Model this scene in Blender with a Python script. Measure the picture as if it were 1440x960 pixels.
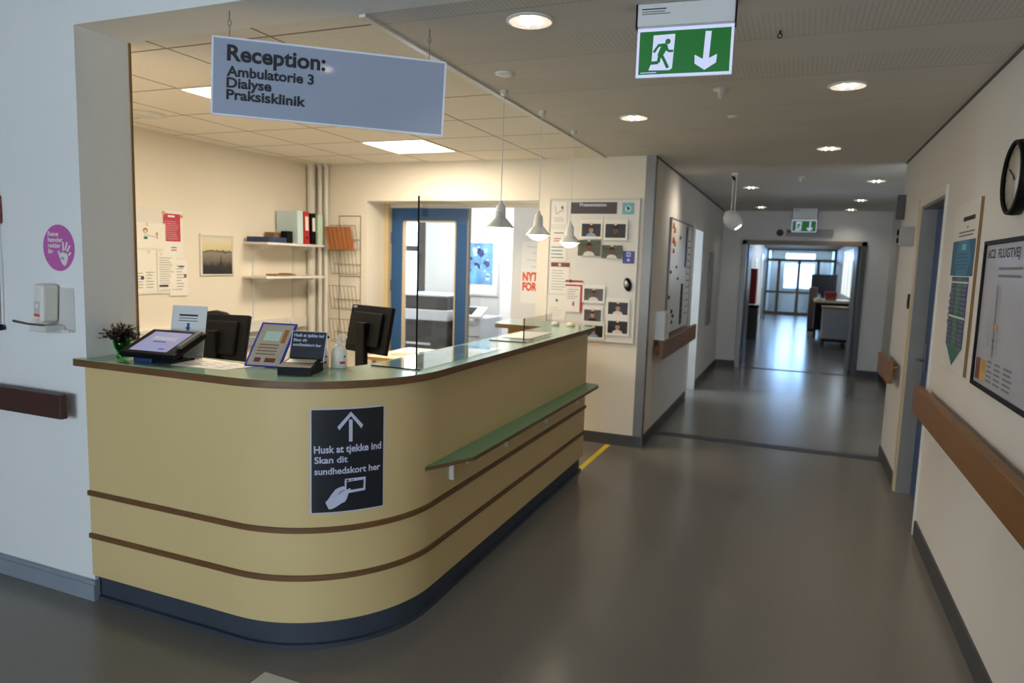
import bpy, bmesh, math, random
from math import sin, cos, pi, radians
from mathutils import Vector, Matrix
random.seed(7)
S = bpy.context.scene
COL = S.collection
for o in list(bpy.data.objects):
    bpy.data.objects.remove(o)

# ------------------------------------------------------------------ camera
F_PX, YAW, PITCH, ROLL, EYE = 975.16, 0.387, 0.1144, 0.0316, 1.6
fw = Vector((-sin(YAW) * cos(PITCH), cos(YAW) * cos(PITCH), -sin(PITCH)))
rt = Vector((cos(YAW), sin(YAW), 0))
up = rt.cross(fw)
cr, sr = cos(ROLL), sin(ROLL)
rt2, up2 = rt * cr + up * sr, up * cr - rt * sr
cd = bpy.data.cameras.new('camera')
cam = bpy.data.objects.new('camera', cd)
COL.objects.link(cam)
cd.sensor_width = 36
cd.lens = F_PX / 1440 * 36
cd.clip_start = 0.02
cd.dof.use_dof = True
cd.dof.focus_distance = 2.75
cd.dof.aperture_fstop = 2.6
cam.matrix_world = Matrix(((rt2.x, up2.x, -fw.x, 0), (rt2.y, up2.y, -fw.y, 0),
                           (rt2.z, up2.z, -fw.z, EYE), (0, 0, 0, 1)))
S.camera = cam

# ------------------------------------------------------------------ colour management, world
S.view_settings.view_transform = 'Standard'
S.view_settings.look = 'None'
S.view_settings.gamma = 1
S.view_settings.use_curve_mapping = False
S.view_settings.exposure = 0.0
S.cycles.use_denoising = True
S.cycles.max_bounces = 10
S.cycles.diffuse_bounces = 5
S.cycles.transparent_max_bounces = 16
S.cycles.sample_clamp_indirect = 6
w = bpy.data.worlds.new('sky')
S.world = w
w.use_nodes = True
nt = w.node_tree
bg = nt.nodes['Background']
bg.inputs[0].default_value = (0.80, 0.90, 1.0, 1)
bg.inputs[1].default_value = 5.0


def lamp(name, kind, loc, power, col, size=None, size_y=None, d=(0, 0, -1), spot=None, blend=.6, soft=.05):
    l = bpy.data.lights.new(name, kind)
    l.energy = power
    l.color = col
    if kind == 'AREA':
        l.shape = 'RECTANGLE'
        l.size = size
        l.size_y = size_y
    else:
        l.shadow_soft_size = soft
    if kind == 'SPOT':
        l.spot_size = spot
        l.spot_blend = blend
    o = bpy.data.objects.new(name, l)
    COL.objects.link(o)
    o.location = loc
    o.rotation_euler = Vector(d).to_track_quat('-Z', 'Y').to_euler()
    return o


DAY = (0.64, 0.81, 1.0)
WARM = (1.0, 0.87, 0.69)
NEUT = (1.0, 0.93, 0.85)
# daylight through the windows of the building, plus an added far corridor fill
lamp('foyer_daylight', 'AREA', (-1.3, -4.10, 1.75), 125, DAY, 3.3, 1.5, (0, 1, -.05))
lamp('side_room_daylight', 'AREA', (-5.5, 8.42, 1.6), 75, DAY, 1.1, 1.2, (.45, -1, -.1))
lamp('vestibule_daylight', 'AREA', (0, 30.9, 2.25), 90, DAY, 1.8, .3, (0, -1, -.6))
lamp('store_daylight', 'AREA', (-2.9, 8.95, 1.5), 60, DAY, .8, 1.2, (1, .15, 0))
lamp('ward_fill', 'AREA', (1.16, 21.0, 1.6), 25, DAY, 4.0, 1.0, (-1, 0, -.1))  # added fill brightening the far corridor from its made-up windows

# ------------------------------------------------------------------ measures (metres)
XR, XL, YP, YW, YW2, C = .775, -1.184, 5.988, 2.098, 2.353, 2.528
XJ, SP, XLR, YF = -2.883, -1.624, -4.75, 11.88
XC, YC, RAD, ZT, YE = -1.45, 2.087, .58, 1.119, 5.088


# ------------------------------------------------------------------ materials
def lin(h):
    h = h.lstrip('#')
    r = []
    for i in (0, 2, 4):
        c = int(h[i:i + 2], 16) / 255
        r.append(c / 12.92 if c <= .04045 else ((c + .055) / 1.055) ** 2.4)
    return r + [1]


def mat(name, h, rough=.5, metal=0, var=.05, scale=6, bump=0, bscale=60, spec=.5, emit=0, ecol=None, coat=0, stretch=None):
    m = bpy.data.materials.new(name)
    m.use_nodes = True
    n = m.node_tree.nodes
    L = m.node_tree.links
    p = n['Principled BSDF']
    p.inputs['Roughness'].default_value = rough
    p.inputs['Metallic'].default_value = metal
    p.inputs['Specular IOR Level'].default_value = spec
    p.inputs['Coat Weight'].default_value = coat
    p.inputs['Coat Roughness'].default_value = .08
    c = lin(h)
    tc = n.new('ShaderNodeTexCoord')
    src = tc.outputs['Object']
    if stretch:
        mp = n.new('ShaderNodeMapping')
        mp.inputs['Scale'].default_value = stretch
        L.new(src, mp.inputs[0])
        src = mp.outputs[0]
    nz = n.new('ShaderNodeTexNoise')
    nz.inputs['Scale'].default_value = scale
    nz.inputs['Detail'].default_value = 4
    L.new(src, nz.inputs['Vector'])
    rp = n.new('ShaderNodeValToRGB')
    rp.color_ramp.elements[0].position = .3
    rp.color_ramp.elements[1].position = .7
    rp.color_ramp.elements[0].color = [max(0, x * (1 - var)) for x in c[:3]] + [1]
    rp.color_ramp.elements[1].color = [min(1, x * (1 + var)) for x in c[:3]] + [1]
    L.new(nz.outputs[0], rp.inputs[0])
    L.new(rp.outputs[0], p.inputs['Base Color'])
    if bump:
        n2 = n.new('ShaderNodeTexNoise')
        n2.inputs['Scale'].default_value = bscale
        n2.inputs['Detail'].default_value = 3
        L.new(src, n2.inputs['Vector'])
        b = n.new('ShaderNodeBump')
        b.inputs['Strength'].default_value = bump
        b.inputs['Distance'].default_value = .01
        L.new(n2.outputs[0], b.inputs['Height'])
        L.new(b.outputs[0], p.inputs['Normal'])
    if emit:
        p.inputs['Emission Color'].default_value = lin(ecol or h)
        p.inputs['Emission Strength'].default_value = emit
    return m


def glass(name, tint=(1, 1, 1), refl=.10):
    m = bpy.data.materials.new(name)
    m.use_nodes = True
    n = m.node_tree.nodes
    L = m.node_tree.links
    n.remove(n['Principled BSDF'])
    tr = n.new('ShaderNodeBsdfTransparent')
    tr.inputs[0].default_value = (*tint, 1)
    gl = n.new('ShaderNodeBsdfGlossy')
    gl.inputs['Roughness'].default_value = .02
    lw = n.new('ShaderNodeLayerWeight')
    lw.inputs[0].default_value = .5
    pw = n.new('ShaderNodeMath')
    pw.operation = 'POWER'
    pw.inputs[1].default_value = 4
    L.new(lw.outputs['Facing'], pw.inputs[0])
    fr = n.new('ShaderNodeMath')
    fr.operation = 'MULTIPLY_ADD'
    fr.inputs[1].default_value = .9
    fr.inputs[2].default_value = .03
    L.new(pw.outputs[0], fr.inputs[0])
    mx = n.new('ShaderNodeMixShader')
    L.new(fr.outputs[0], mx.inputs[0])
    L.new(tr.outputs[0], mx.inputs[1])
    L.new(gl.outputs[0], mx.inputs[2])
    L.new(mx.outputs[0], n['Material Output'].inputs[0])
    return m


M = {}


def dm(k, *a, **kw):
    M[k] = mat(k, *a, **kw)


dm('wall_white', '#dcd9d4', .75, var=.02, scale=1.5, bump=.12, bscale=140)
dm('wall_daylit', '#efeeea', .75, var=.02, scale=1.5, bump=.12, bscale=140)  # lighter copy of wall_white, foyer daylight put into the colour
dm('wall_cream', '#e6dfd0', .8, var=.02, scale=1.5, bump=.1, bscale=140)
dm('foyer_wall', '#7f7a74', .7, var=.03)
dm('wall_ward', '#ccc6bc', .6, var=.03, scale=1.5)
dm('paint_white', '#dedbd4', .4, var=.02)
dm('plastic_white', '#e4e3e0', .35, var=.02)
dm('metal_white', '#dcdad4', .35, var=.02)
dm('paper', '#e9e6de', .7, var=.02)
dm('paper_grey', '#cfccc6', .7, var=.03)
dm('yellow_laminate', '#dec38b', .38, var=.02, scale=2, spec=.4)
dm('green_laminate', '#8bab93', .16, var=.03, scale=8, spec=.6)
dm('green_ledge', '#6f9a74', .35, var=.03, scale=8)
dm('beech_edge', '#75512f', .45, var=.18, scale=9, stretch=(1, 1, 8))
dm('oak_rail', '#835829', .45, var=.16, scale=5, stretch=(8, .8, 12))
dm('dark_rail', '#4c2f2a', .45, var=.12, scale=6, stretch=(1, 8, 10))
dm('plinth_blue', '#3d444f', .5, var=.08, scale=5)
dm('base_dark', '#47474b', .5, var=.08, scale=5)
dm('base_grey', '#8d959f', .5, var=.05, scale=5)
dm('door_blue', '#27588f', .35, var=.04)
dm('door_blue_dark', '#25477c', .35, var=.04)
dm('frame_cream', '#cdbb96', .45, var=.04)
dm('frame_grey', '#8b8781', .45, var=.05)
dm('frame_brown', '#85745f', .45, var=.08)
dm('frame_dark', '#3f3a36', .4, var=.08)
dm('steel', '#7f7d7a', .38, metal=.5, var=.08)
dm('chrome', '#c8c8c8', .15, metal=1, var=.02)
dm('brass', '#a98545', .3, metal=1, var=.05)
dm('black', '#09090b', .55, var=.1, spec=.2)
dm('chair_cloth', '#241f29', .8, var=.1)
dm('page_backlit', '#b7ab97', .6, var=.04)  # page darkened, its shade against the back light put into the colour
dm('black_gloss', '#0c0c0f', .15, var=.1)
dm('ink', '#15171b', .6, var=.03)
dm('ink_grey', '#77767a', .7, var=.03)
dm('sign_black', '#1b1e24', .45, var=.05)
dm('sign_white', '#c9cbe0', .5, var=.01)
dm('sign_face', '#a2aabc', .05, var=.01, spec=.6)
dm('sign_edge', '#e8eaf2', .3, var=.01)
dm('pink', '#cc66ae', .5, var=.03)
dm('red', '#b3262b', .5, var=.05)
dm('crimson', '#bb2f50', .6, var=.04)
dm('orange', '#e0531f', .6, var=.03)
dm('tan_card', '#a5683a', .6, var=.08)
dm('brown_card', '#8c6b3f', .7, var=.06)
dm('navy', '#1f3566', .5, var=.05)
dm('blue_frame', '#2a3aa0', .4, var=.05)
dm('violet_blue', '#4a4f9c', .5, var=.05)
dm('mint', '#bfd9c6', .5, var=.03)
dm('pale_blue', '#c4dbe0', .5, var=.03)
dm('teal', '#1f6f8c', .5, var=.05)
dm('teal_dark', '#184f66', .5, var=.05)
dm('table_navy', '#2e3f6d', .5, var=.06)
dm('table_green', '#2f6a55', .5, var=.06)
dm('sky_blue', '#6fb4c8', .5, var=.05)
dm('painting_blue', '#6ea6d8', .6, var=.45, scale=5)
dm('flower', '#2a2c5e', .6, var=.3, scale=20)
dm('skin', '#b98468', .6, var=.06)
dm('skin_brown', '#6b4634', .6, var=.06)
dm('hair', '#241a15', .7, var=.1)
dm('shirt', '#d5d3d0', .7, var=.05)
dm('shirt_blue', '#7fa4c8', .7, var=.05)
dm('photo_dark', '#1b1c20', .4, var=.4, scale=14)
dm('photo_green', '#4d5138', .4, var=.5, scale=14)
dm('photo_grey', '#55524e', .4, var=.5, scale=14)
dm('magnet', '#d8cfae', .4, var=.04)
dm('leaf_dark', '#35231f', .6, var=.35, scale=30)
dm('screen_on', '#9496bf', .25, var=.1, scale=4, emit=.35)
dm('screen_band', '#5a5fb0', .25, var=.05, emit=.25)
dm('desk_top', '#d9cbb0', .35, var=.04)
dm('beech', '#c58f45', .4, var=.1, scale=5, stretch=(1, 6, 6))
dm('yellow_box', '#b08a2c', .45, var=.06)
dm('yellow_tape', '#f3d51a', .5, var=.05)
dm('white_tape', '#d6d0c0', .5, var=.05)
dm('bottle_white', '#ece6da', .3, var=.02)
dm('copier_grey', '#c8cad2', .4, var=.03)
dm('copier_dark', '#1d1b1e', .35, var=.08)
dm('wire_grey', '#7d7768', .4, metal=.5, var=.05)
dm('cabinet_grey', '#9a9690', .5, var=.05)
dm('clock_face', '#c9c2b4', .4, var=.03)
dm('map_paper', '#b9b8c0', .25, var=.03)
dm('map_line', '#85848c', .5, var=.03)
dm('ochre', '#c09a3c', .5, var=.2, scale=20)
dm('maroon', '#7a4038', .5, var=.2, scale=20)
dm('exit_green', '#006b18', .4, var=.06, scale=12, emit=.20, ecol='#00801c')
dm('exit_white', '#d4d8f4', .4, var=.01, emit=.45)
dm('lamp_glow', '#d8cfc4', .25, var=.12, scale=60, emit=.62, ecol='#fff2e2')
dm('bulb_glow', '#fff0d8', .4, var=.02, emit=14)
dm('panel_glow', '#ffe6c0', .4, var=.01, emit=9)
dm('tube_glow', '#eaf2ff', .4, var=.01, emit=8)
M['glass'] = glass('clear_glass')
M['glass_blue'] = glass('blue_glass', (.70, .84, 1.0))
M['glass_green'] = glass('green_glass', (.25, .80, .30))
M['acrylic'] = glass('acrylic', (.97, .985, .98))
dm('acrylic_edge', '#15191b', .2, var=.05)


def nodes_of(m):
    return m.node_tree.nodes, m.node_tree.links, m.node_tree.nodes['Principled BSDF']


# linoleum floor: mottled grey beige with fine speckle, semi gloss
def floor_mat():
    m = mat('linoleum', '#7d786f', .27, var=.02, scale=40)
    n, L, p = nodes_of(m)
    tc = [x for x in n if x.type == 'TEX_COORD'][0]
    rp = [x for x in n if x.type == 'VALTORGB'][0]
    n2 = n.new('ShaderNodeTexNoise')
    n2.inputs['Scale'].default_value = 90
    n2.inputs['Detail'].default_value = 4
    L.new(tc.outputs['Object'], n2.inputs['Vector'])
    r2 = n.new('ShaderNodeValToRGB')
    r2.color_ramp.elements[0].position = .35
    r2.color_ramp.elements[1].position = .65
    r2.color_ramp.elements[0].color = (.95, .95, .95, 1)
    r2.color_ramp.elements[1].color = (1.03, 1.03, 1.03, 1)
    L.new(n2.outputs[0], r2.inputs[0])
    mx = n.new('ShaderNodeMix')
    mx.data_type = 'RGBA'
    mx.blend_type = 'MULTIPLY'
    mx.inputs[0].default_value = 1
    L.new(rp.outputs[0], mx.inputs[6])
    L.new(r2.outputs[0], mx.inputs[7])
    L.new(mx.outputs[2], p.inputs['Base Color'])
    n3 = n.new('ShaderNodeTexNoise')
    n3.inputs['Scale'].default_value = 1.2
    L.new(tc.outputs['Object'], n3.inputs['Vector'])
    mr = n.new('ShaderNodeMapRange')
    mr.inputs['To Min'].default_value = .24
    mr.inputs['To Max'].default_value = .32
    L.new(n3.outputs[0], mr.inputs[0])
    p.inputs['Roughness'].default_value = .22
    return m


M['floor'] = floor_mat()


def math_node(n, L, op, a, b):
    x = n.new('ShaderNodeMath')
    x.operation = op
    for i, v in enumerate((a, b)):
        if v is None:
            continue
        if isinstance(v, (int, float)):
            x.inputs[i].default_value = v
        else:
            L.new(v, x.inputs[i])
    return x.outputs[0]


# plaster ceiling boards with bands of small perforations across the corridor
def perforated():
    m = mat('perforated_plaster', '#d2cdc6', .8, var=.03, scale=2)
    n, L, p = nodes_of(m)
    tc = [x for x in n if x.type == 'TEX_COORD'][0]
    rp = [x for x in n if x.type == 'VALTORGB'][0]
    sx = n.new('ShaderNodeSeparateXYZ')
    L.new(tc.outputs['Object'], sx.inputs[0])
    X, Y = sx.outputs[0], sx.outputs[1]
    fy = math_node(n, L, 'FRACT', math_node(n, L, 'DIVIDE', math_node(n, L, 'ADD', Y, -2.18 + 6.1), .61), None)
    band = math_node(n, L, 'LESS_THAN', fy, .48)

    def cell(v):
        f = math_node(n, L, 'FRACT', math_node(n, L, 'DIVIDE', math_node(n, L, 'ADD', v, 20), .020), None)
        q = math_node(n, L, 'SUBTRACT', f, .5)
        return math_node(n, L, 'MULTIPLY', q, q)
    band = math_node(n, L, 'MULTIPLY', band, math_node(n, L, 'LESS_THAN', Y, 3.85))
    d = math_node(n, L, 'ADD', cell(X), cell(Y))
    hole = math_node(n, L, 'MULTIPLY', math_node(n, L, 'LESS_THAN', d, .05), band)
    edge = math_node(n, L, 'MULTIPLY', math_node(n, L, 'LESS_THAN', math_node(n, L, 'ABSOLUTE', math_node(n, L, 'SUBTRACT', fy, .49), None), .008), .25)
    hole = math_node(n, L, 'MAXIMUM', math_node(n, L, 'MULTIPLY', hole, .33), edge)
    mx = n.new('ShaderNodeMix')
    mx.data_type = 'RGBA'
    L.new(hole, mx.inputs[0])
    L.new(rp.outputs[0], mx.inputs[6])
    mx.inputs[7].default_value = (.12, .11, .10, 1)
    L.new(mx.outputs[2], p.inputs['Base Color'])
    return m


M['perforated'] = perforated()


# 60 cm ceiling tiles with a fine joint
def tile_mat():
    m = mat('acoustic_tile', '#ece6da', .85, var=.03, scale=40)
    n, L, p = nodes_of(m)
    tc = [x for x in n if x.type == 'TEX_COORD'][0]
    rp = [x for x in n if x.type == 'VALTORGB'][0]
    sx = n.new('ShaderNodeSeparateXYZ')
    L.new(tc.outputs['Object'], sx.inputs[0])

    def joint(v, off):
        f = math_node(n, L, 'FRACT', math_node(n, L, 'DIVIDE', math_node(n, L, 'ADD', v, off), .6), None)
        return math_node(n, L, 'LESS_THAN', f, .024)
    j = math_node(n, L, 'MAXIMUM', joint(sx.outputs[0], 6 + 2.18), joint(sx.outputs[1], 6 - 2.46))
    mx = n.new('ShaderNodeMix')
    mx.data_type = 'RGBA'
    L.new(j, mx.inputs[0])
    L.new(rp.outputs[0], mx.inputs[6])
    mx.inputs[7].default_value = (.30, .26, .20, 1)
    L.new(mx.outputs[2], p.inputs['Base Color'])
    return m


M['tile'] = tile_mat()


# framed photograph: pale sky over a misty lake and dark reeds, by height
def lake_mat():
    m = mat('lake_photo', '#808080', .35, var=.3, scale=18)
    n, L, p = nodes_of(m)
    tc = [x for x in n if x.type == 'TEX_COORD'][0]
    nz = [x for x in n if x.type == 'TEX_NOISE'][0]
    sx = n.new('ShaderNodeSeparateXYZ')
    L.new(tc.outputs['Object'], sx.inputs[0])
    z = math_node(n, L, 'ADD', sx.outputs[2], math_node(n, L, 'MULTIPLY', math_node(n, L, 'SUBTRACT', nz.outputs[0], .5), .06))
    mr = n.new('ShaderNodeMapRange')
    mr.inputs['From Min'].default_value = -.17
    mr.inputs['From Max'].default_value = .17
    L.new(z, mr.inputs[0])
    r = n.new('ShaderNodeValToRGB')
    e = r.color_ramp.elements
    e[0].position, e[0].color = 0, lin('#16140f')
    e[1].position, e[1].color = 1, lin('#d8d4c4')
    for q, h in ((.22, '#2a241c'), (.34, '#6d6458'), (.55, '#8c8478'), (.60, '#3c382e'), (.63, '#d0c58e'), (.8, '#d8d0b0')):
        x = e.new(q)
        x.color = lin(h)
    L.new(mr.outputs[0], r.inputs[0])
    L.new(r.outputs[0], p.inputs['Base Color'])
    return m


M['lake'] = lake_mat()
# fluted tan folders in the rack
M['plaster_plain'] = mat('plaster_plain', '#b5aea4', .8, var=.03, scale=2)


# ------------------------------------------------------------------ mesh builder
class MB:
    def __init__(s):
        s.v, s.f, s.m, s.s, s.mats = [], [], [], [], []

    def mi(s, k):
        if k not in s.mats:
            s.mats.append(k)
        return s.mats.index(k)

    def add(s, vs, fs, k, smooth=False, T=None):
        b = len(s.v)
        i = s.mi(k)
        for p in vs:
            p = Vector(p)
            s.v.append(T @ p if T else p)
        for f in fs:
            s.f.append([b + q for q in f])
            s.m.append(i)
            s.s.append(smooth)
        return s

    def box(s, x0, x1, y0, y1, z0, z1, k, bev=0, T=None, seg=2):
        if bev:
            bm = bmesh.new()
            bmesh.ops.create_cube(bm, size=1)
            for q in bm.verts:
                q.co = Vector(((x0 + x1) / 2 + q.co.x * (x1 - x0), (y0 + y1) / 2 + q.co.y * (y1 - y0), (z0 + z1) / 2 + q.co.z * (z1 - z0)))
            bmesh.ops.bevel(bm, geom=bm.edges[:], offset=bev, segments=seg, affect='EDGES', profile=.5)
            bm.verts.index_update()
            s.add([q.co for q in bm.verts], [[q.index for q in f.verts] for f in bm.faces], k, T=T)
            bm.free()
            return s
        vs = [(x, y, z) for z in (z0, z1) for y in (y0, y1) for x in (x0, x1)]
        return s.add(vs, [(0, 2, 3, 1), (4, 5, 7, 6), (0, 1, 5, 4), (2, 6, 7, 3), (0, 4, 6, 2), (1, 3, 7, 5)], k, T=T)

    def tube(s, pts, r, k, n=8, T=None, closed=False):
        pts = [Vector(p) for p in pts]
        rs = r if isinstance(r, (list, tuple)) else [r] * len(pts)
        vs, fs = [], []
        t0 = (pts[1] - pts[0]).normalized()
        a = t0.orthogonal().normalized()
        for i, p in enumerate(pts):
            t = (pts[min(i + 1, len(pts) - 1)] - pts[max(i - 1, 0)]).normalized()
            a = (a - t * a.dot(t)).normalized()
            b = t.cross(a)
            for j in range(n):
                q = 2 * pi * j / n
                vs.append(p + (a * cos(q) + b * sin(q)) * rs[i])
        for i in range(len(pts) - 1):
            for j in range(n):
                k2 = (j + 1) % n
                fs.append((i * n + j, i * n + k2, (i + 1) * n + k2, (i + 1) * n + j))
        s.add(vs, fs, k, True, T)
        s.add(vs[:n], [list(range(n))[::-1]], k, False, T)
        s.add(vs[-n:], [list(range(n))], k, False, T)
        return s

    def lathe(s, prof, k, n=24, c=(0, 0, 0), T=None, smooth=True):
        vs, fs = [], []
        for r, z in prof:
            for j in range(n):
                q = 2 * pi * j / n
                vs.append((c[0] + r * cos(q), c[1] + r * sin(q), c[2] + z))
        for i in range(len(prof) - 1):
            for j in range(n):
                k2 = (j + 1) % n
                fs.append((i * n + j, i * n + k2, (i + 1) * n + k2, (i + 1) * n + j))
        return s.add(vs, fs, k, smooth, T)

    def prism(s, poly, z0, z1, k, kside=None, T=None):
        n = len(poly)
        vs = [(x, y, z0) for x, y in poly] + [(x, y, z1) for x, y in poly]
        s.add(vs, [list(range(n))[::-1], list(range(n, 2 * n))], k, False, T)
        s.add(vs, [(i, (i + 1) % n, n + (i + 1) % n, n + i) for i in range(n)], kside or k, False, T)
        return s

    # ---- flat graphics on a face that looks towards local -Y: u to the right, v up, d = distance in front
    def poly(s, pts, k, d=.002, T=None):
        return s.add([(u, -d, v) for u, v in pts], [list(range(len(pts)))], k, False, T)

    def rect(s, u0, u1, v0, v1, k, d=.002, T=None):
        return s.poly([(u0, v0), (u1, v0), (u1, v1), (u0, v1)], k, d, T)

    def disc(s, u, v, r, k, d=.002, n=20, ry=None, T=None):
        ry = ry or r
        return s.poly([(u + r * cos(2 * pi * i / n), v + ry * sin(2 * pi * i / n)) for i in range(n)], k, d, T)

    def stroke(s, pts, wd, k, d=.002, T=None):
        for (a, b), (c, e) in zip(pts[:-1], pts[1:]):
            q = math.hypot(c - a, e - b) or 1
            nx, ny = -(e - b) / q * wd / 2, (c - a) / q * wd / 2
            s.poly([(a - nx, b - ny), (c - nx, e - ny), (c + nx, e + ny), (a + nx, b + ny)], k, d, T)
        return s

    def text(s, body, u, v, h, k, width=None, d=.003, bold=.02, T=None):
        vs, fs = text_mesh(body, bold)
        xs = [p[0] for p in vs]
        h *= 1.12
        x0, sx = min(xs), h / .73
        if width:
            sx = width / (max(xs) - x0)
        return s.add([(u + (x - x0) * sx, -d, v + y * h / .73) for x, y in vs], fs, k, False, T)

    def lines(s, u0, u1, v0, v1, n, k='ink_grey', t=.45, d=.0025, ragged=.35):
        st = (v1 - v0) / n
        for i in range(n):
            e = u1 - (u1 - u0) * random.random() * ragged
            b = v0 + st * i + st * .25
            s.rect(u0, e, b, b + st * t, k, d)
        return s

    def build(s, name, parent=None, org=(0, 0, 0), loc=None, rz=0, warp=None):
        o3 = Vector(org)
        me = bpy.data.meshes.new(name)
        vs = [(warp(p) if warp else p) - o3 for p in s.v]
        me.from_pydata(vs, [], s.f)
        for k in s.mats:
            me.materials.append(M[k])
        me.polygons.foreach_set('material_index', s.m)
        me.polygons.foreach_set('use_smooth', s.s)
        me.update()
        o = bpy.data.objects.new(name, me)
        COL.objects.link(o)
        if parent:
            o.parent = parent
            o.location = loc or (0, 0, 0)
        else:
            o.location = loc if loc is not None else o3
        o.rotation_euler = (0, 0, rz)
        return o


_tc = {}


def text_mesh(body, bold):
    if (body, bold) in _tc:
        return _tc[(body, bold)]
    cu = bpy.data.curves.new('lettering', 'FONT')
    cu.body = body
    cu.offset = bold
    cu.size = 1
    cu.resolution_u = 4
    o = bpy.data.objects.new('lettering', cu)
    COL.objects.link(o)
    dg = bpy.context.evaluated_depsgraph_get()
    me = bpy.data.meshes.new_from_object(o.evaluated_get(dg))
    vs = [(p.co.x, p.co.y) for p in me.vertices]
    fs = []
    for f in me.polygons:
        q = list(f.vertices)
        a = sum(vs[q[i]][0] * vs[q[(i + 1) % len(q)]][1] - vs[q[(i + 1) % len(q)]][0] * vs[q[i]][1] for i in range(len(q)))
        fs.append(q if a > 0 else q[::-1])
    bpy.data.objects.remove(o)
    bpy.data.meshes.remove(me)
    bpy.data.curves.remove(cu)
    _tc[(body, bold)] = (vs, fs)
    return vs, fs


def tag(o, label=None, cat=None, group=None, kind=None):
    if label:
        o['label'] = label
    if cat:
        o['category'] = cat
    if group:
        o['group'] = group
    if kind:
        o['kind'] = kind
    return o


def thing(name, label, cat, loc=(0, 0, 0), rz=0, group=None):
    o = bpy.data.objects.new(name, None)
    o.empty_display_size = .1
    COL.objects.link(o)
    o.location = loc
    o.rotation_euler = (0, 0, rz)
    return tag(o, label, cat, group)


def struct(name, mb, org=(0, 0, 0), label=None, cat=None, parent=None):
    o = mb.build(name, parent, org)
    if not parent:
        tag(o, label or name.replace('_', ' '), cat or name.split('_')[0], None, 'structure')
    return o


FRONT, RIGHTW, LEFTW = 0, -pi / 2, pi / 2     # rotation of things on walls facing -Y, -X, +X


def mb():
    return MB()


# ================================================================== THE SETTING
b = mb()
b.box(-6.4, 2.2, -4.4, 31.4, -.1, 0, 'floor')
struct('floor', b, label='grey beige linoleum floor of foyer, reception and corridor')

b = mb()
b.box(SP, XR + .2, YW2, YP, C, C + .12, 'perforated')
b.box(XL - .02, 1.45, YP, YF, C, C + .12, 'perforated')
struct('ceiling', b, label='plaster corridor ceiling with perforated bands')
b = mb()
b.box(XLR, SP, YW2, YP, C, C + .12, 'tile')
struct('ceiling_reception', b, label='square tiled ceiling above the reception desk', cat='ceiling')
b = mb()
b.box(-6.4, 2.2, -4.4, YW, 3.0, 3.1, 'foyer_wall')
struct('ceiling_foyer', b, label='plain foyer ceiling behind the camera', cat='ceiling')
b = mb()
b.box(-1.3, 1.4, YF + .22, 27.2, 2.37, 2.47, 'wall_ward')
struct('ceiling_ward', b, label='ceiling of the far corridor', cat='ceiling')

b = mb()
b.box(-6.4, XJ, YW, YW2, 0, 3.0, 'wall_daylit')
b.box(XJ, 2.2, YW, YW2, C, 3.0, 'wall_daylit')
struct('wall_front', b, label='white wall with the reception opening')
b = mb()
b.box(XJ - .001, XJ + .005, YW2 + .001, YW2 + .012, 0, C, 'brown_card')
struct('trim_1', b, label='thin brown edge strip at the back of the jamb')
b = mb()
b.box(SP - .014, SP + .014, YW2, YP, C - .012, C - .0005, 'metal_white')
struct('trim_2', b, label='white metal edge strip between tiled and plaster ceiling')
b = mb()
b.box(XLR - .15, XLR, YW2, YP + .41, 0, C + .12, 'wall_cream')
struct('wall_left', b, label='cream side wall of the reception')
b = mb()
b.box(XLR, -4.06, YP, 6.40, 0, C + .12, 'wall_cream')
b.box(-2.22, XL, YP, 6.40, 0, C + .12, 'wall_cream')
b.box(-4.06, -2.22, YP, 6.40, 2.16, C + .12, 'wall_cream')
struct('wall_back', b, label='cream back wall of the reception with a wide opening')
b = mb()
b.box(XL - .30, XL, 6.40, 8.57, 0, C + .12, 'wall_white')
b.box(XL - .30, XL, 9.30, YF, 0, C + .12, 'wall_white')
b.box(XL - .30, XL, 8.57, 9.30, 2.06, C + .12, 'wall_white')
struct('wall_corridor', b, label='left corridor wall with a daylit doorway')
b = mb()
b.box(XR, XR + .2, -4.4, 4.80, 0, C + .12, 'wall_white')
b.box(XR, XR + .2, 5.70, 6.75, 0, C + .12, 'wall_white')
b.box(XR, XR + .2, 4.80, 5.70, 2.07, C + .12, 'wall_white')
b.box(XR, XR + .2, -4.4, YW, C + .12, 3.0, 'wall_white')
struct('wall_right', b, label='right corridor wall with posters and a blue door')
b = mb()
b.box(1.25, 1.45, 6.75, YF, 0, C + .12, 'wall_white')
struct('wall_right_set_back', b, label='set back part of the right corridor wall', cat='wall')
b = mb()
b.box(-1.5, -.87, YF, YF + .22, 0, C + .12, 'wall_white')
b.box(.93, 1.45, YF, YF + .22, 0, C + .12, 'wall_white')
b.box(-.87, .93, YF, YF + .22, 2.067, C + .12, 'wall_white')
struct('wall_far', b, label='corridor end wall with the open fire doorway')
b = mb()
b.box(-1.25, -1.1, YF + .22, 31.2, 0, 2.5, 'wall_ward')
struct('wall_ward_left', b, label='left wall of the far corridor', cat='wall')
b = mb()
b.box(1.2, 1.35, YF + .22, 18.9, 0, 2.5, 'wall_ward')
b.box(1.2, 1.35, 23.1, 31.2, 0, 2.5, 'wall_ward')
b.box(1.2, 1.35, 18.9, 23.1, 0, .9, 'wall_ward')
b.box(1.2, 1.35, 18.9, 23.1, 2.2, 2.5, 'wall_ward')
struct('wall_ward_right', b, label='right wall of the far corridor with added windows', cat='wall')
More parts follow.
